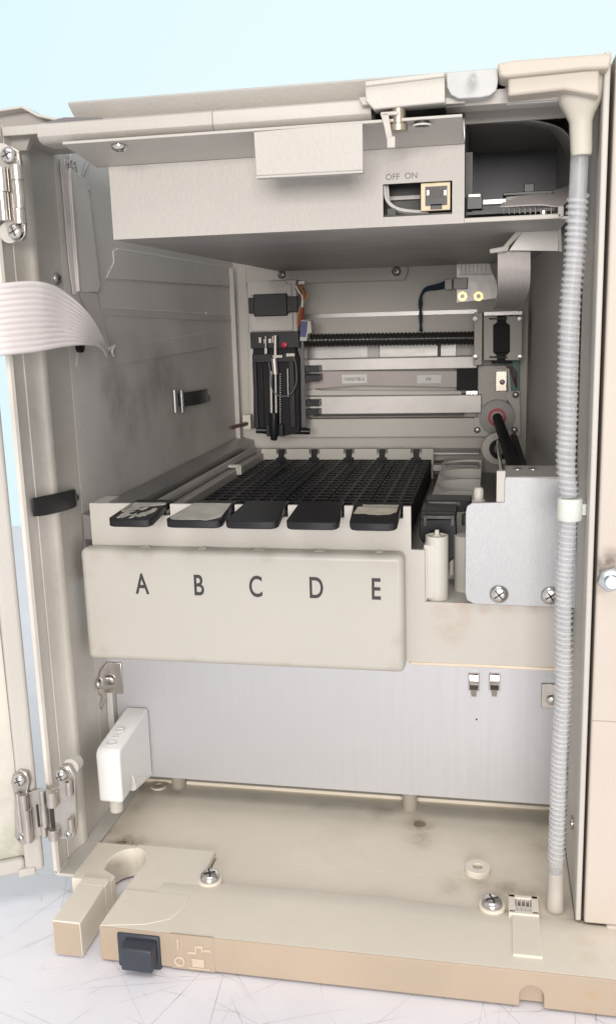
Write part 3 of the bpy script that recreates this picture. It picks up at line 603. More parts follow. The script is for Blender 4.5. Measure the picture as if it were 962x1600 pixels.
# top cap mouldings (right to left along the whole width)
cp = MB()
def capstrip(x0, x1, pf): cp.loft([[(x0, y, z) for y, z in pf], [(x1, y, z) for y, z in pf]])
xr = 24.2
xj = A(333, 190, 'Y', 5)[0]
pfA = [(6.6, 46.85), (6.5, 47.0), (5.6, 47.65), (5.5, 47.8), (5.8, 47.9), (52, 47.9), (52, 47.4), (7.6, 47.3)]
xl = A(107, 163, 'Y', 5.6)[0]
cp.loft([[(xl, y, z) for y, z in pfA], [(31.3, y, z) for y, z in pfA]]); capo = part('top_cover', cp, [paint], R, bevel=.04)
pfB = [(6.9, 46.98), (5.3, 46.84), (5.0, 46.70), (4.95, 46.1), (5.15, 45.88), (5.6, 45.78), (6.9, 45.78)]
cp = MB(); cp.loft([[(2.6, y, z) for y, z in pfB], [(xj-.04, y, z) for y, z in pfB]]); part('top_rail', cp, [paint], R, smooth=50, bevel=.02)
pfB2 = [(y-.06, z-.02) for y, z in pfB]
cp = MB(); cp.loft([[(xj, y, z) for y, z in pfB2], [(20.5, y, z) for y, z in pfB2]]); part('top_rail', cp, [paint_l], R, smooth=50, bevel=.02)
cp = MB(); cp.box(-.1, xl+.5, 6.2, 12.5, 46.5, 47.0); part('corner_gusset', cp, [paint], R, bevel=.05)
cp = MB(); cp.pxpoly([(570,133),(694,118),(695,160),(640,165),(584,171),(571,158)], 4.1, 1.2); cp.pxpoly([(570,127),(694,112),(694,120),(570,135)], 3.95, 2.2); part('latch_cover', cp, [paint_l], R, bevel=.06)
cp = MB(); cp.pxpoly([(560,152),(575,150),(577,163),(566,165)], 4.3, .5); part('cover_rib', cp, [paint], R, bevel=.05)
cp = MB(); cp.pxbox(690, 152, 726, 162, 4.8, .4); cp.pxbox(745, 140, 790, 160, 5.6, .3); cp.pxbox(775, 118, 790, 140, 5.4, .3); part('cover_step', cp, [paint_l], R, bevel=.03)
cp = MB(); cp.box(24.1, 31.3, 5.4, 6.9, 46.2, 47.3); part('rear_rail', cp, [paint], R, bevel=.03)
fp = MB(); fp.pxpoly([(697,113),(778,107),(777,130),(774,142),(764,149),(750,152),(716,154),(704,148),(698,136)], 4.2, .5); part('foam_pad', fp, [foam], R, bevel=.05)
# left hood edge
hd = MB(); hd.pxpoly([(-60,182),(0,170),(34,165),(42,168),(60,178),(85,184),(112,183),(158,182),(161,185),(152,190),(105,189),(80,193),(60,208),(47,216),(41,235),(-60,240)], 7.2, .4)
hood = part('hood_edge', hd, [mat('shaded_grey_hood', (.40,.375,.35), .5, bump=.5, var=.08, grime=.3, gcol=(.25,.23,.2))], R, bevel=.04)  # grey tone has the hood's shading put into the colour, grime over it
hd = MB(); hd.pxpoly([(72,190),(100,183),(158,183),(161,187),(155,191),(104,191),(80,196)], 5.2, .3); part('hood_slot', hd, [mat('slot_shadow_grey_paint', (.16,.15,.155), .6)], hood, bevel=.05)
hd = MB(); hd.pxpoly([(-60,182),(0,170),(34,165),(42,168),(60,178),(85,184),(112,183),(118,186),(85,188),(58,182),(40,172),(34,169),(0,174),(-60,186)], 6.2, 1.0); part('hood_lip', hd, [paint_l], hood, bevel=.04)

# ---- upper right compartment --------------------------------------
uc = MB(); uc.box(xs1, 31.2, 26, 26.2, zsb, 47.3); part('compartment_rear', uc, [mat('smoky_blue_grey_sheet', (.25,.25,.275), .4, bump=.2, var=.12, speck=.3, gcol=(.5,.5,.5))], R)
uc = MB(); uc.pxbox(725, 168, 900, 188, 9.5, .2); uc.box(xs1, 31.2, 9.5, 26, 47.15, 47.3); part('compartment_ceiling', uc, [paint], R)
lpz = A(800, 345, 'Y', YS)[2]
uc = MB(); uc.box(xs1, A(876,335,'Y',YS)[0], YS-.05, YS+.3, zsb, zsb+.26); uc.box(A(871,335,'Y',YS)[0], A(880,335,'Y',YS)[0], YS-.05, YS+2, zsb+.05, A(875,322,'Y',YS)[2]); part('compartment_lip', uc, [paint_l], R, bevel=.05)
uc = MB(); uc.box(xs1+.1, 29.7, YS+1.0, 25, zsb+.5, zsb+.65); pc = part('circuit_board', uc, [pcbd], R)
uc = MB()
for i in range(10): a = A(787+i*8.2, 332, 'Y', YS+1.0); uc.cyl((a[0], YS+.95, a[2]-.08), (a[0], YS+.95, a[2]+.22), .045, n=6)
for i in range(10): a = A(787+i*8.2, 326, 'Y', YS+1.4); uc.cyl((a[0], YS+1.4, a[2]-.08), (a[0], YS+1.4, a[2]+.12), .04, n=6)
part('solder_pins', uc, [steel], pc)
for bx_ in ((729, 303, 753, 327, YS+1.5, .8), (818, 287, 834, 300, 16, .8), (785, 299, 865, 304, 14, 1.2)): uc = MB(); uc.pxbox(*bx_); part('board_connector', uc, [black], pc, bevel=.03)
for bx_ in ((731, 303, 750, 308, YS+1.4, .2), (754, 311, 790, 319, 11, .5), (846, 328, 851, 339, YS+.85, .1)): uc = MB(); uc.pxbox(*bx_); part('board_jumper', uc, [pcbs], pc, bevel=.02)
# ribbon looping inside the compartment
T = [A(725,192,'Y',11), A(790,188,'Y',11), A(840,190,'Y',12), A(880,205,'Y',13), A(899,240,'Y',14), A(897,280,'Y',13), A(888,305,'Y',11), A(875,322,'Y',9.6), A(840,320,'Y',9.4), A(780,323,'Y',9.6)]
Bq = [A(725,196,'Y',20), A(790,197,'Y',20), A(830,201,'Y',20), A(860,206,'Y',19.5), A(880,235,'Y',19.5), A(890,262,'Y',19), A(889,285,'Y',18), A(876,294,'Y',16), A(840,302,'Y',14), A(790,308,'Y',12.5)]
part('looped_ribbon_cable', ribbon(T, Bq, 12, .06), [ribg], R, smooth=70, solid=.04)

# ---- bracket and ribbon at the right of the cavity -------------------
bk = MB(); bk.pxpoly([(812,354),(820,352),(876,353),(878,393),(872,393),(871,358),(822,357),(795,384),(793,392),(765,396),(764,389),(785,385)], 16, .3)
brk = part('cable_bracket', bk, [paint_l], R, bevel=.05)
bk = MB(); bk.pxpoly([(820,356),(873,357),(873,392),(795,391)], 16.3, .2); part('bracket_plate', bk, [galv], brk)
T = [A(777,391,'Y',17), A(777,420,'Y',17.2), A(777,450,'Y',19), A(774,470,'Y',24), A(770,482,'Y',32)]
Bq = [A(828,392,'Y',17), A(828,425,'Y',17.2), A(826,452,'Y',19), A(818,470,'Y',24), A(808,482,'Y',32)]
part('hanging_ribbon_cable', ribbon(T, Bq, 16, .05), [ribg], R, smooth=70, solid=.04)

# ---- rear wall fittings ---------------------------------------------
YR = YBK-.02
def rbox(name, x0, y0, x1, y1, Y, d, m_, bevel=.02, parent=R): q = MB(); q.pxbox(x0, y0, x1, y1, Y, d); return part(name, q, [m_], parent, bevel=bevel)
q = MB(); q.pxpoly([(383,415),(637,411),(637,425),(632,438),(474,443),(383,444)], YR-.5, .5); rb_ = part('rear_stiffener', q, [paint], R, bevel=.08)
a = A(619, 424, 'Y', YR-.5); screw((a[0], YR-.5, a[2]), (0,-1,0), .48, rb_, m_=darkgal); a = A(440, 429, 'Y', YR-.5); screw((a[0], YR-.5, a[2]), (0,-1,0), .42, rb_, m_=darkgal)
rbox('rear_groove', 470, 487, 745, 494, YR-.1, .1, darkgal, .02)
rbox('tin_strip', 470, 540, 688, 559, YR-.2, .2, slotm); rbox('strip_bracket', 574, 539, 592, 559, YR-.6, .4, compm); rbox('strip_bracket', 688, 538, 712, 558, YR-.5, .3, slotm); rbox('dark_gap', 683, 538, 688, 558, YR-.4, .2, darkm)
rbox('cross_beam', 462, 559, 745, 578, 49.8, 1.5, galv, .08)
rbox('cross_beam', 462, 618, 752, 647, 49.6, 2.0, galv, .10)
rbox('beam_dark_rod', 490, 647, 725, 650, 49.4, .4, darkm, .02)  # thin black rod along the lower cross beam
rbox('lower_rear_panel', 440, 654, 752, 683, 50.5, 1.0, paint_l, .06)
q = MB(); q.pxpoly([(480,580),(714,580),(714,605),(640,603),(560,602),(495,607),(480,609)], 50.4, .1); fr = part('encoder_ribbon', q, [mat('pink_grey_ribbon', (.42,.37,.35), .4, var=.06)], R)
q = MB(); q.pxbox(534, 585, 573, 599, 50.3, .05); q.pxbox(651, 586, 689, 599, 50.3, .05); lb = part('ribbon_label', q, [labelm], fr)
text('lettering', 'F1049207 MB1-A', inkg, lb, .34, (A(553,595,'Y',50.25)[0], 50.26, A(553,595,'Y',50.25)[2]), (1,0,0), (0,0,1), sx=.62, thick=.02)
text('lettering', 'M4', inkg, lb, .34, (A(669,595,'Y',50.25)[0], 50.26, A(669,595,'Y',50.25)[2]), (1,0,0), (0,0,1), sx=.8, thick=.02)
q = MB(); q.pxpoly([(490,608),(500,610),(640,611),(720,611),(720,616),(480,618),(474,612)], 50.2, .2); part('cable_tray_edge', q, [paint_l], R)
q = MB(); q.pxbox(713, 576, 745, 610, 50, .5); rbk = part('ribbon_end_clip', q, [blackm], R, bevel=.04)
q = MB(); q.pxbox(728, 611, 745, 618, 49.9, .3); part('clip_tip', q, [steel], rbk)
text('lettering', '▲', darkgal, rbk, .1, (0,0,0), (1,0,0), (0,0,1)) if False else None
# lead screw: helical thread on a core
a = A(468, 532, 'Y', 48.6); b = A(744, 528, 'Y', 48.6); q = MB(); nt_ = 46; r0 = .56
L_ = b[0]-a[0]; path = []; rad = []
for i in range(nt_*4+1): t = i/(nt_*4); path.append((a[0]+L_*t, 48.6, a[2]+(b[2]-a[2])*t)); rad.append(r0+.12*(.5+.5*math.cos(2*math.pi*i/4)))
q.tube(path, rad, 20)
part('drive_screw', q, [mat('glossy_black_hose', (.03,.027,.025), .18, spec=.8)], R, smooth=80)
# stepper motor at the right end
q = MB(); q.pxbox(740, 488, 753, 571, 47.6, 4); mo = part('drive_motor', q, [paint], R, bevel=.08)
q = MB(); q.pxpoly([(755,494),(776,494),(776,504),(770,508),(770,550),(776,556),(776,563),(755,563)], 47.4, 3.5); q.pxpoly([(790,494),(815,494),(815,563),(789,563),(789,556),(796,550),(796,508),(790,504)], 47.4, 3.5); part('motor_plate', q, [paint], mo, bevel=.06)
q = MB(); q.pxbox(768, 490, 800, 568, 47.9, 3.5); q.pxbox(766, 508, 799, 551, 47.5, 1); part('motor_core', q, [blackm], mo, bevel=.05)
q = MB()
for y in (498, 558):
    a = A(764, y, 'Y', 47.3); b = A(792, y, 'Y', 47.3); q.cyl((a[0], 47.3, a[2]), (b[0], 47.3, b[2]), .09, n=8)
    for x in (742, 812): a = A(x, y, 'Y', 47.3); q.lathe([(.25,0),(.25,.25),(0,.3)], (a[0], 47.5, a[2]), (0,-1,0), 12)
part('motor_bolt', q, [steel], mo)
rbox('motor_cap', 755, 486, 816, 493, 47.3, 4.5, darkgal, .04, mo)
# plates under the motor
rbox('green_board', 790, 563, 811, 612, 50.8, .3, pcbg, .02); rbox('bearing_plate', 746, 571, 792, 652, 50.4, .6, paint, .05)
q = MB(); q.pxpoly([(790,612),(811,610),(813,682),(790,682),(752,682),(740,682),(740,652),(752,652),(760,675),(800,668),(802,640),(789,620)], 50.2, .4); wp = part('corner_plate', q, [paint_l], R, bevel=.03)
for x, y in ((805,617),(803,672),(745,672)): a = A(x, y, 'Y', 50.2); screw((a[0], 50.2, a[2]), (0,-1,0), .33, wp, m_=darkgal, cross=False)
q = MB(); q.pxbox(774, 580, 791, 611, 50.0, .3); pp = part('adjuster_plate', q, [mat('warm_bare_metal', (.68,.62,.54), .35, .5)], R, bevel=.04); a = A(784, 597, 'Y', 50); screw((a[0], 50, a[2]), (0,-1,0), .26, pp, m_=darkgal)
q = MB(); q.pxpoly([(767,577),(795,576),(798,615),(794,615),(792,580),(767,581)], 49.9, .3); part('plate_flange', q, [paint_l], R)
q = MB()
for k, dx in enumerate((0, 4, 8)): q.tube(spline([A(790+dx,572,'Y',50.3), A(798+dx,582,'Y',50.2), A(802+dx*.5,594,'Y',50.3), A(806,606,'Y',50.4)]), .05, 6)
part('loose_wires', q, [mat('maroon_wire', (.16,.04,.06), .4)], R)
# bearings and shaft running towards the front
a = A(776, 652, 'Y', 49.9); q = MB(); q.lathe([(1.75,0),(1.75,.45),(1.6,.55),(0,.55)], (a[0], 50.2, a[2]), (0,-1,0), 48); bd = part('bearing_disc', q, [mat('grey_nylon', (.42,.41,.39), .5)], R)
q = MB(); q.ring((a[0], 49.66, a[2]+.02), (0,-1,0), .90, .62, .12, 36); part('bearing_seal', q, [redm], bd)
c = A(778, 700, 'Y', 45.5); q = MB(); q.ring((c[0], 45.6, c[2]), (0,-1,0), 1.55, .85, .6, 48); part('pulley', q, [ivory], R, bevel=.05)
q = MB(); q.ring((c[0]+.15, 45.4, c[2]), (0,-1,0), .95, .6, .9, 36); part('pulley_bore', q, [blackm], R)
b = A(806, 738, 'Y', 16.5); q = MB(); path = []; rad = []; n = 150
e_ = Vector((a[0], 49.7, a[2])); f_ = Vector(b)
for i in range(n+1): path.append(e_.lerp(f_, i/n)); rad.append(.40+(.06 if i % 2 else 0))
q.tube(path, rad, 18); part('ribbed_shaft', q, [blackm], R, smooth=80)
g_ = A(818, 735, 'Y', 17); q = MB(); q.cyl(A(802, 682, 'Y', 44), g_, .30, n=14); q.k = 1; q.cyl(A(798,684,'Y',44), A(802,696,'Y',40), .28, n=12); part('dark_hose', q, [blackm, redm], R)
q = MB(); q.cyl(A(777,690,'Y',44), A(783,738,'Y',17), .14, n=10); part('thin_rail', q, [steel], R)
# circuit board and plug at the top right of the rear wall
q = MB(); q.pxpoly([(713,400),(758,400),(770,430),(776,442),(776,466),(713,473)], YR-.6, .2); pb_ = part('terminal_board', q, [pcbs], R)
q = MB()
for i in range(8):
    q.pxbox(719+i*6.4, 408, 721+i*6.4, 426, YR-.8, .2); q.pxbox(717+i*6.4, 404, 723+i*6.4, 407, YR-.85, .2)
    q.pxbox(717+i*6.4, 427, 723+i*6.4, 430, YR-.85, .2)
part('terminals', q, [slotm], pb_)
q = MB(); 
for x in (722, 747): a = A(x, 463, 'Y', YR-.6); q.ring((a[0], YR-.6, a[2]), (0,-1,0), .46, .22, .2, 20)
part('brass_eyelet', q, [copper], pb_)
q = MB(); q.pxbox(694, 436, 706, 453, YR-1.3, .6); q.pxbox(708, 434, 730, 452, YR-1.2, .6); cn = part('wire_plug', q, [mat('tan_clear_connector', (.35,.31,.28), .3, trans=.2)], R, bevel=.05)
q = MB()
for k in range(4):
    dz = (k-1.5)*3
    q.tube(spline([A(697,444+dz,'Y',YR-1), A(684,448+dz*.7,'Y',YR-1.2), A(665,452+dz*.4,'Y',YR-1.2), A(658,462+dz*.2,'Y',YR-1.3), A(655+k,475,'Y',YR-1.3), A(658-k*.8,495,'Y',YR-1.3), A(656+k*.8,518,'Y',YR-1.5)]), .13, 6)
part('plug_wires', q, [darkw], cn)


# ---- needle carriage at the left rear -------------------------------
YG = 46.0
q = MB(); q.pxpoly([(396,541),(460,541),(466,560),(468,676),(440,682),(400,676),(394,560)], YG, 3.0); cg = part('needle_carriage', q, [blackm], R, bevel=.06)
q = MB(); q.pxbox(387, 438, 464, 519, YG+.2, 3.2); part('motor_frame', q, [compm], cg, bevel=.08)
q = MB(); q.pxpoly([(393,446),(400,440),(443,438),(448,443),(455,444),(455,462),(391,462)], YG-.1, .5); q.pxbox(392, 491, 457, 517, YG-.1, .5); part('motor_plate', q, [paint], cg, bevel=.05)
q = MB(); q.pxbox(388, 464, 465, 489, YG-.25, 3); q.pxbox(396, 459, 448, 494, YG-.5, 1.2); part('motor_coil', q, [black], cg, bevel=.08)
q = MB(); q.pxbox(391, 519, 467, 544, YG-.2, 3); q.pxbox(394, 553, 462, 566, YG-.4, 1); q.pxbox(396, 566, 402, 670, YG-.3, 1); q.pxbox(409, 566, 411, 665, YG-.25, .4); q.pxbox(452, 560, 460, 668, YG-.3, .5); part('carriage_frame', q, [black], cg, bevel=.04)
q = MB()
for x0, x1, y0, y1, m__ in ((421,425,580,645,0),(428.5,432,583,645,0),(448,450,576,620,0)): 
    a = A((x0+x1)/2, y0, 'Y', YG-.7); b = A((x0+x1)/2+1, y1, 'Y', YG-.7); q.cyl(a, b, (x1-x0)/2/15., n=10)
a = A(428, 560, 'Y', YG-.8); b = A(430, 585, 'Y', YG-.8); q.cyl(a, b, .28, n=12); a = A(430, 524, 'Y', YG-.8); b = A(430, 560, 'Y', YG-.8); q.cyl(a, b, .17, n=12)
part('guide_rods', q, [mat('pale_rod', (.48,.45,.42), .35, .4)], cg)
q = MB(); q.pxbox(404, 527, 408, 536, YG-.6, .3); q.pxbox(412, 530, 416, 537, YG-.6, .3); q.pxbox(419, 529, 424, 536, YG-.6, .3); q.pxbox(425, 525, 427, 536, YG-.6, .3); q.pxbox(426, 555, 441, 559, YG-1, .3); q.pxbox(447, 552, 460, 557, YG-1, .3); q.pxbox(413, 544, 417, 553, YG-.8, .3)
a = A(415, 525, 'Y', YG-.7); b = A(415, 545, 'Y', YG-.7); q.cyl(a, b, .09, n=8)
part('needle_fittings', q, [mat('dull_fitting', (.45,.42,.38), .4, .3)], cg, bevel=.02)
q = MB(); a = A(443.5, 539, 'Y', YG-.7); q.lathe([(.28,0),(.28,.3),(0,.4)], (a[0], YG-.3, a[2]), (0,-1,0), 16); part('red_stud', q, [redm], cg)
q = MB(); q.tube(spline([A(420,566,'Y',YG-.8), A(423,590,'Y',YG-1), A(425,608,'Y',YG-1), A(433,617,'Y',YG-1), A(446,619,'Y',YG-1), A(457,612,'Y',YG-1), A(463,595,'Y',YG-1), A(462,570,'Y',YG-.8), A(458,556,'Y',YG-.8)]), .055, 6); part('sample_loop', q, [mat('grey_tubing', (.16,.15,.15), .3)], cg)
q = MB(); a = A(428, 645, 'Y', YG-.8); b = A(428, 676, 'Y', YG-.8); c = A(428, 688, 'Y', YG-.8); q.tube([a, b, c], [.45, .5, .3], 16); q.pxbox(416, 663, 442, 682, YG-.6, 1.4); q.cyl(A(400,672,'Y',YG-.2), A(484,674,'Y',YG+1), .32, n=12); part('needle_guide', q, [black], cg, bevel=.03)
q = MB()
for k in range(22): q.pxbox(437, 584+k*3.6, 438.3, 585.6+k*3.6, YG-.35, .1)
part('rack_teeth', q, [ribg], cg)
q = MB()
for y0, y1 in ((572,581),(586,596),(625,635),(640,649)): q.pxbox(470, y0, 498, y1, 48.0, 2.0)
part('slide_shoe', q, [black], cg, bevel=.04)
q = MB(); q.pxbox(466, 520, 476, 668, 47, 1.8); part('slide_bracket', q, [mat('smoky_plastic', (.12,.11,.11), .3)], cg, bevel=.04)
q = MB(); q.pxpoly([(470,500),(485,501),(487,520),(480,522),(479,533),(468,533)], YG-.1, 1.5); part('sensor_housing', q, [paint_l], cg, bevel=.05)
q = MB(); q.pxpoly([(470,502),(480,502),(479,517),(477,527),(469,526)], YG-.2, .2); part('sensor_face', q, [bluem], cg)
for k, (c_, dx) in enumerate((((.45,.15,.06),0),((.28,.09,.05),3.2),((.05,.04,.04),-2.6),((.50,.30,.12),5.8),((.35,.06,.05),-4.6))):
    q = MB(); q.tube(spline([A(462,443+k*2,'Y',YG), A(470+dx,448+k*2,'Y',YG-.2), A(474+dx,463,'Y',YG-.4-.1*k), A(472-dx*.5,480,'Y',YG-.3), A(469-dx*.8,498,'Y',YG), A(465,512,'Y',YG+.2)]), .075, 6)
    part('motor_wire', q, [mat('motor_wire_colour', c_, .45)], cg)
q = MB(); q.tube(spline([A(462,447,'Y',YG-.3), A(468,458,'Y',YG-.6), A(472,465,'Y',YG-.7), A(472,480,'Y',YG-.6)]), .12, 6); q.pxbox(466, 439, 476, 444, YG-.2, .5); part('white_wire', q, [labelm], cg)
q = MB(); q.pxpoly([(378,648),(391,648),(392,672),(379,672)], YG-1, 1.0); wpad = part('rail_bushing', q, [ivory], R, bevel=.12); 
q = MB(); a = A(385, 662, 'Y', YG-1.2); q.cyl(a, (a[0]-.9, a[1]-3.0, a[2]-.05), .2, n=10); part('rail_shaft', q, [mat('rusty_shaft', (.22,.14,.12), .4, .5)], R)
q = MB(); q.pxpoly([(391,520),(396,520),(396,670),(392,670),(390,560)], YG+.3, 1.0); part('carriage_side', q, [paint], cg)

# ---- right hand parts ----------------------------------------------
q = MB(); q.loft([[(31.55, 4.6, 2.35), (31.85, 4.6, 2.35), (31.85, 13, 2.35), (31.55, 13, 2.35)], [(31.5, 4.6, 48), (31.8, 4.6, 48), (31.8, 13, 48), (31.5, 13, 48)]]); part('right_front_plate', q, [paint_l], R, bevel=.08, seg=3)
q = MB(); a = A(893, 1285, 'X', 31.5); q.lathe([(.4,0),(.4,.1),(.1,.16)], (31.52, a[1], a[2]), (-1,0,0), 24); part('plate_rivet', q, [steel], R)
q = MB(); z0 = A(920, 1443, 'Y', 4.4)[2]; q.box(32.0, 44, 4.4, 30, z0, 47.9); q.box(33.2, 44, 4.3, 20, z0-.35, z0); 
sc_ = part('right_side_cover', q, [sidem], R, bevel=.12, seg=3)
q = MB(); a = A(935, 1127, 'Y', 4.4); q.box(32.02, 44, 4.385, 4.5, a[2], a[2]+.045); part('cover_seam', q, [mat('seam_line', (.38,.31,.25), .7)], sc_)
a = A(952, 903, 'Y', 4.4); q = MB(); q.loft([[(a[0]+r*math.cos(k*math.pi/3+.3), y, a[2]+r*math.sin(k*math.pi/3+.3)) for k in range(6)] for r, y in ((.68, 4.42), (.68, 3.95), (.5, 3.85))]); q.cyl((a[0], 4.42, a[2]), (a[0], 3.45, a[2]), .36); part('hex_bolt', q, [mat('zinc_bolt', (.62,.66,.68), .25, 1)], sc_, bevel=.04)

# ---- left door and hinges --------------------------------------------
P0 = Vector((-.85, 4.55, 0)); U = Vector((-.86, -.51, 0)).normalized(); Nn = Vector((.51, -.86, 0)).normalized()
def dbox(m_, s0, s1, n0, n1, z0, z1):
    pts = [P0+U*s+Nn*n for s, n in ((s0,n0),(s1,n0),(s1,n1),(s0,n1))]
    m_.loft([[(p.x, p.y, z0) for p in pts], [(p.x, p.y, z1) for p in pts]])
dz0, dz1 = 2.45, 46.5
dr = MB(); dbox(dr, 0, 14, -.9, -.7, dz0, dz1); door = part('front_door', dr, [doorm], R, bevel=.05)
dr = MB(); dbox(dr, 0, 1.15, -.7, .0, dz0, dz1); dbox(dr, 1.15, 14, -.7, -.1, dz0, dz0+1.0); dbox(dr, 1.15, 14, -.7, 0, dz1-1, dz1); part('door_frame', dr, [paint_l], door, bevel=.25, seg=4)
dr = MB(); dbox(dr, .55, 1.6, -.25, .14, dz0-.14, dz0+.4); part('door_foot', dr, [paint_l], door, bevel=.1)

def hinge(top):
    if top: S1, S2, S3, S4 = (14,243), (25,362), None, None
    q = MB()
    if top:
        q.pxpoly([(-20,262),(8,230),(18,228),(30,236),(33,258),(36,330),(40,345),(40,366),(34,376),(20,376),(12,364),(8,345),(-20,345)], 4.6, .25)
        h = part('door_hinge', q, [nickel], R, bevel=.06)
        q = MB(); 
        for x, y0, y1, r in ((26,258,282,.34),(28,282,326,.30),(30,326,350,.34),(2,262,300,.34),(4,300,345,.30)):
            a = A(x, y0, 'Y', 4.35); b = A(x+.5, y1, 'Y', 4.35); q.cyl((a[0], 4.35, b[2]), (a[0], 4.35, a[2]), r, n=16)
        part('hinge_barrel', q, [nickel], h, bevel=.02)
        for x, y in ((14,243),(25,362)):
            a = A(x, y, 'Y', 4.5); screw((a[0], 4.55, a[2]), (0,-1,0), .44, h, h=.34)
            q = MB(); c = A(x+13, y+3, 'Y', 6); q.cyl((c[0]-.3, 4.9, c[2]), (c[0]-.3, 5.8, c[2]), .58, n=28); part('hinge_spacer', q, [paint_l], h)
    else:
        q.pxpoly([(88,1205),(97,1196),(108,1197),(117,1212),(120,1290),(117,1308),(106,1312),(84,1311),(74,1302),(64,1306),(52,1316),(35,1321),(24,1310),(22,1240),(17,1222),(20,1210),(30,1203),(42,1208),(46,1222),(42,1240),(62,1233),(75,1237),(92,1228)], 3.9, .3)
        h = part('door_hinge', q, [nickel], R, bevel=.06)
        q = MB()
        for x, y0, y1, r in ((36,1242,1265,.26),(40,1265,1300,.30),(43,1300,1316,.28),(27,1240,1300,.16),(65,1236,1256,.18),(67,1256,1292,.20),(68,1290,1308,.2),(80,1238,1260,.34),(83,1296,1312,.34),(107,1222,1243,.22),(110,1280,1300,.2)):
            a = A(x, y0, 'Y', 3.65); b = A(x, y1, 'Y', 3.65); q.cyl((a[0], 3.7, b[2]), (a[0], 3.7, a[2]), r, n=16)
        part('hinge_barrel', q, [nickel], h, bevel=.02)
        q = MB(); q.pxbox(58, 1258, 61, 1292, 3.85, .1); q.pxbox(79, 1262, 85, 1294, 3.85, .1); part('hinge_slot', q, [darkm], h)
        for x, y in ((33,1217),(98,1209)):
            a = A(x, y, 'Y', 3.9); screw((a[0], 3.9, a[2]), (0,-1,0), .42, h, h=.40)
        for x, y in ((33,1309),(107,1303)):
            a = A(x, y, 'Y', 3.9); screw((a[0], 3.88, a[2]), (0,-1,0), .24, h, h=.16)
        q = MB(); c = A(112, 1198, 'Y', 5); c = A(112, 1197, 'Y', 4.4); q.cyl((c[0], 4.3, c[2]), (c[0], 5.0, c[2]), .50, n=28); part('hinge_spacer', q, [paint_l], h)
hinge(True); hinge(False)

# ------------------------------------------------------------------ sample racks
rack_labels = ['black sample rack over letter A, silver label on its handle mostly scraped off',
               'black sample rack over letter B, handle fully covered by a grey silver label',
               'black sample rack over letter C, bare glossy black handle, in the middle of five',
               'black sample rack over letter D, bare handle next to the half-labelled one',
               'black sample rack over letter E, handle half covered by a beige label']
def rack_deck(m_, x0, x1, y0, y1, z, cols, rows):
    dx = (x1-x0)/cols; dy = (y1-y0)/rows
    for i in range(cols):
        for j in range(rows):
            cx_, cy_ = x0+dx*(i+.5), y0+dy*(j+.5); r = .44*min(dx, dy)
            oc = [(cx_+r*math.cos(a), cy_+r*math.sin(a)) for a in [math.pi/8+k*math.pi/4 for k in range(8)]]
            sq = [(x0+dx*(i+1), cy_), (x0+dx*(i+1), y0+dy*(j+1)), (cx_, y0+dy*(j+1)), (x0+dx*i, y0+dy*(j+1)), (x0+dx*i, cy_), (x0+dx*i, y0+dy*j), (cx_, y0+dy*j), (x0+dx*(i+1), y0+dy*j)]
            b = len(m_.v); m_.v += [(p[0], p[1], z) for p in oc]+[(p[0], p[1], z) for p in sq]+[(p[0], p[1], z-1.0) for p in oc]
            for k in range(8):
                l = (k+1) % 8
                # square corner ring: oct vertex k sits between square points k and k+1
                m_.face((b+k, b+8+(k+1) % 8, b+8+(l+1) % 8 if False else b+8+(k+1) % 8, b+l)[0:2]+(b+8+(k+2) % 8, b+l)) if False else None
                m_.k = 1; m_.face((b+k, b+8+k, b+8+l, b+l)); m_.k = 0
                m_.face((b+k, b+l, b+16+l, b+16+k))
            m_.face([b+16+k for k in range(8)])
protos = None
hx = [(A([205,303,381,465,552][k],785,'Y',11.3)[0], A([262,363,446,534,626][k],785,'Y',11.3)[0]) for k in range(5)]
fxs = [(A([167,257,350,445,544][k],820,'Y',8.0)[0], A([236,345,433,528,619][k],820,'Y',8.0)[0]) for k in range(5)]
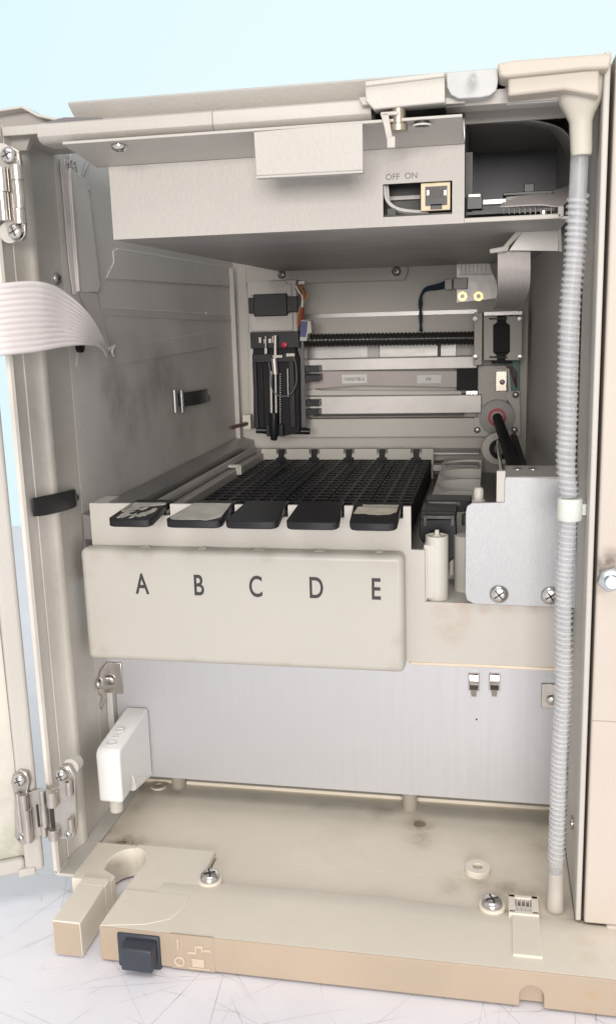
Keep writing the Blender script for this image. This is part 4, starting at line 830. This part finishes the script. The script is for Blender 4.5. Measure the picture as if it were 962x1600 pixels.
for k in range(5):
    x0 = RX[k]; loc = (x0+1.7, 12, 20.0)
    T_ = thing('sample_rack', rack_labels[k], 'sample rack', loc, 'black sample racks side by side in the tray')
    if k == 0:
        m_ = MB(); rack_deck(m_, x0+.04, x0+3.38, 12.4, 48.3, 22.0, 3, 28)
        m_.box(x0+.02, x0+.10, 12.0, 48.4, 20.0, 22.0); m_.box(x0+3.32, x0+3.40, 12.0, 48.4, 20.0, 22.0); m_.box(x0+.1, x0+3.32, 12.0, 12.4, 20.0, 22.05)
        body0 = part('rack_body', m_, [rackm, racktop], T_, smooth=40)
    else:
        b_ = body0.copy(); C.objects.link(b_); b_.parent = T_
    # handle, sloping slightly down to the front
    m_ = MB(); (ba, bb), (fa, fb_) = hx[k], fxs[k]; zb_, zf_ = ztop+.05, ztop-.36; th = .46; r = .45
    ring = [(ba, 12.4), (ba, 11.3), (fa, 8.0+r), (fa+r*.3, 8.0+r*.3), (fa+r, 8.0), (fb_-r, 8.0), (fb_-r*.3, 8.0+r*.3), (fb_, 8.0+r), (bb, 11.3), (bb, 12.4)]
    zz = lambda y: zb_+(zf_-zb_)*(11.3-y)/3.3 if y < 11.3 else zb_
    m_.loft([[(x, y, zz(y)-th) for x, y in ring], [(x, y, zz(y)) for x, y in ring]])
    m_.box(ba+.5, bb-.5, 12.0, 12.4, 21.8, zb_-.1)
    hd_ = part('handle', m_, [black], T_, bevel=.07, seg=3)
    hz = lambda x, y: (x, y, zz(y)+.012)
    def patch(pts): 
        q = MB(); q.loft([[hz(fa+(fb_-fa)*u+((ba-fa)+((bb-ba)-(fb_-fa))*u)*v, 8.0+3.3*v) for u, v in pts], [(p[0], p[1], p[2]+.02) for p in [hz(fa+(fb_-fa)*u+((ba-fa)+((bb-ba)-(fb_-fa))*u)*v, 8.0+3.3*v) for u, v in pts]]]); return q
    def jag(pts, n=5, a=.018):
        o = []
        for i in range(len(pts)):
            p, q = pts[i], pts[(i+1) % len(pts)]
            for j in range(n): t = j/n; o.append((p[0]+(q[0]-p[0])*t+random.uniform(-a, a), p[1]+(q[1]-p[1])*t+random.uniform(-a, a)))
        return o
    if k == 0:
        for P_ in ([(.0+.18,.12),(.36,.14),(.44,.30),(.30,.34),(.42,.50),(.25,.52),(.16,.32)], [(.12,.42),(.28,.56),(.50,.60),(.62,.80),(.98,.88),(.96,.99),(.12,.99),(.06,.8)], [(.55,.18),(.78,.22),(.88,.42),(.92,.62),(.80,.66),(.72,.46),(.60,.38)], [(.40,.62),(.58,.56),(.66,.74),(.60,.80),(.44,.74)], [(.04,.50),(.12,.48),(.2,.72),(.1,.92),(.03,.9)], [(.46,.10),(.58,.10),(.56,.30),(.50,.38)]):
            part('label_scrap', patch(jag(P_)), [silverl], hd_)
    if k == 1: part('label', patch(jag([(.03,.13),(.12,.06),(.62,.06),(.74,.02),(.96,.22),(.98,.99),(.02,.99)], 5, .006)), [silverl], hd_)
    if k == 4:
        part('label', patch(jag([(.06,.52),(.3,.50),(.55,.44),(.8,.48),(.94,.60),(.94,.86),(.1,.87)], 5, .012)), [mat('beige_worn_label', (.42,.385,.31), .6, bump=.5, bscale=200, var=.15, vscale=80)], hd_)
        part('label_scrap', patch(jag([(.2,.93),(.95,.92),(.95,1.0),(.2,1.0)], 4, .01)), [silverl], hd_)
    q = MB(); pxs = (440, 491, 545, 597, 650)[k]; x = A(pxs, 712, 'Y', 48.5)[0]; q.box(x-.28, x+.28, 48.2, 48.9, 21.9, 23.0); q.box(x-.5, x+.5, 48.0, 48.42, 21.9, 22.2); part('rear_peg', q, [black], T_, bevel=.03)

# ------------------------------------------------------------------ leak drain: funnel, corrugated hose, collar
D = thing('leak_drain', 'yellowed leak funnel with clear corrugated hose hanging down the right side of the autosampler', 'drain hose', (30.5, 6, 3))
hp = [(905,238),(902,300),(897,400),(890,480),(887,560),(886,650),(884,720),(888,776)]
hq = [(888,812),(882,880),(880,960),(880,1060),(877,1130),(873,1200),(871,1270),(869,1330),(868,1364)]
YH2 = 6.0
def smooth_px(ps, step=.03):
    P_ = spline([A(x, y, 'Y', YH2) for x, y in ps], 30); return P_
def coil(P_, pitch, rad, wire, m_):
    d = 0; pts = []; acc = [0]
    for i in range(1, len(P_)): acc.append(acc[-1]+(P_[i]-P_[i-1]).length)
    tot = acc[-1]; n = int(tot/pitch*14); j = 0
    for i in range(n+1):
        s = tot*(i/n+.003*math.sin(i*.021)+.0016*math.sin(i*.11+1))
        while j < len(acc)-2 and acc[j+1] < s: j += 1
        t = (s-acc[j])/max(1e-6, acc[j+1]-acc[j]); p = P_[j].lerp(P_[j+1], t); a = 2*math.pi*i/14
        pts.append(p+Vector((math.cos(a)*rad, math.sin(a)*rad, math.sin(a)*0)))
    m_.tube(pts, wire, 6); return m_
PU, PL = smooth_px(hp), smooth_px(hq)
q = MB(); q.tube(PU, .44, 20); q.tube(PL, .40, 20); hose = part('hose', q, [clear], D, smooth=80)
q = MB(); coil(PU[32:], .32, .47, .10, q); part('coil', q, [clearh], hose, smooth=80)
q = MB(); coil(PL[:-22], .30, .45, .065, q); part('coil', q, [clearh], hose, smooth=80)
a = A(890, 778, 'Y', YH2); b = A(890, 812, 'Y', YH2); q = MB(); q.lathe([(.62,0),(.66,.08),(.66,a[2]-b[2]-.08),(.62,a[2]-b[2])], (a[0], YH2, b[2]), (0,0,1), 36); q.box(a[0], 31.5, YH2-.2, YH2+.4, b[2]+.3, a[2]-.3); part('hose_collar', q, [collarm], D)
a = A(868, 1362, 'Y', YH2); b = A(868, 1427, 'Y', YH2); q = MB(); q.cyl((a[0]+.0, YH2, a[2]), (a[0], YH2, b[2]-.2), .43, .52, 28); part('outlet_spout', q, [spoutm], D)
# funnel
fu = MB(); YQ = 3.6
fu.pxpoly([(776,99),(800,94),(945,83),(956,85),(955,92),(951,107),(912,108),(790,121),(780,119)], YQ, 2.6)
fu.pxpoly([(793,120),(936,106),(936,150),(880,140),(793,150)], YQ+.35, 2.2)
part('funnel_head', fu, [funnelm], D, bevel=.12, seg=3)
fu = MB(); fu.pxbox(790, 145, 890, 160, YQ+2.0, .3); part('funnel_underside', fu, [foam], D, bevel=.03)
rings = []
for (cxp, yy, hw, dp) in ((911, 122, 30, 1.0), (908, 145, 30, .95), (906, 160, 26, .85), (906, 178, 18, .62), (907, 190, 14.5, .52), (908, 238, 13.5, .48), (908, 242, 12, .44)):
    a = A(cxp, yy, 'Y', 5.4); hwc = hw/26.5
    rings.append([(a[0]+hwc*math.copysign(abs(math.cos(t))**.8, math.cos(t)), 5.6+dp*math.copysign(abs(math.sin(t))**.8, math.sin(t)), a[2]) for t in [2*math.pi*i/28 for i in range(28)]])
fu = MB(); fu.loft(rings); part('funnel_spout', fu, [funnelc], D, smooth=60)
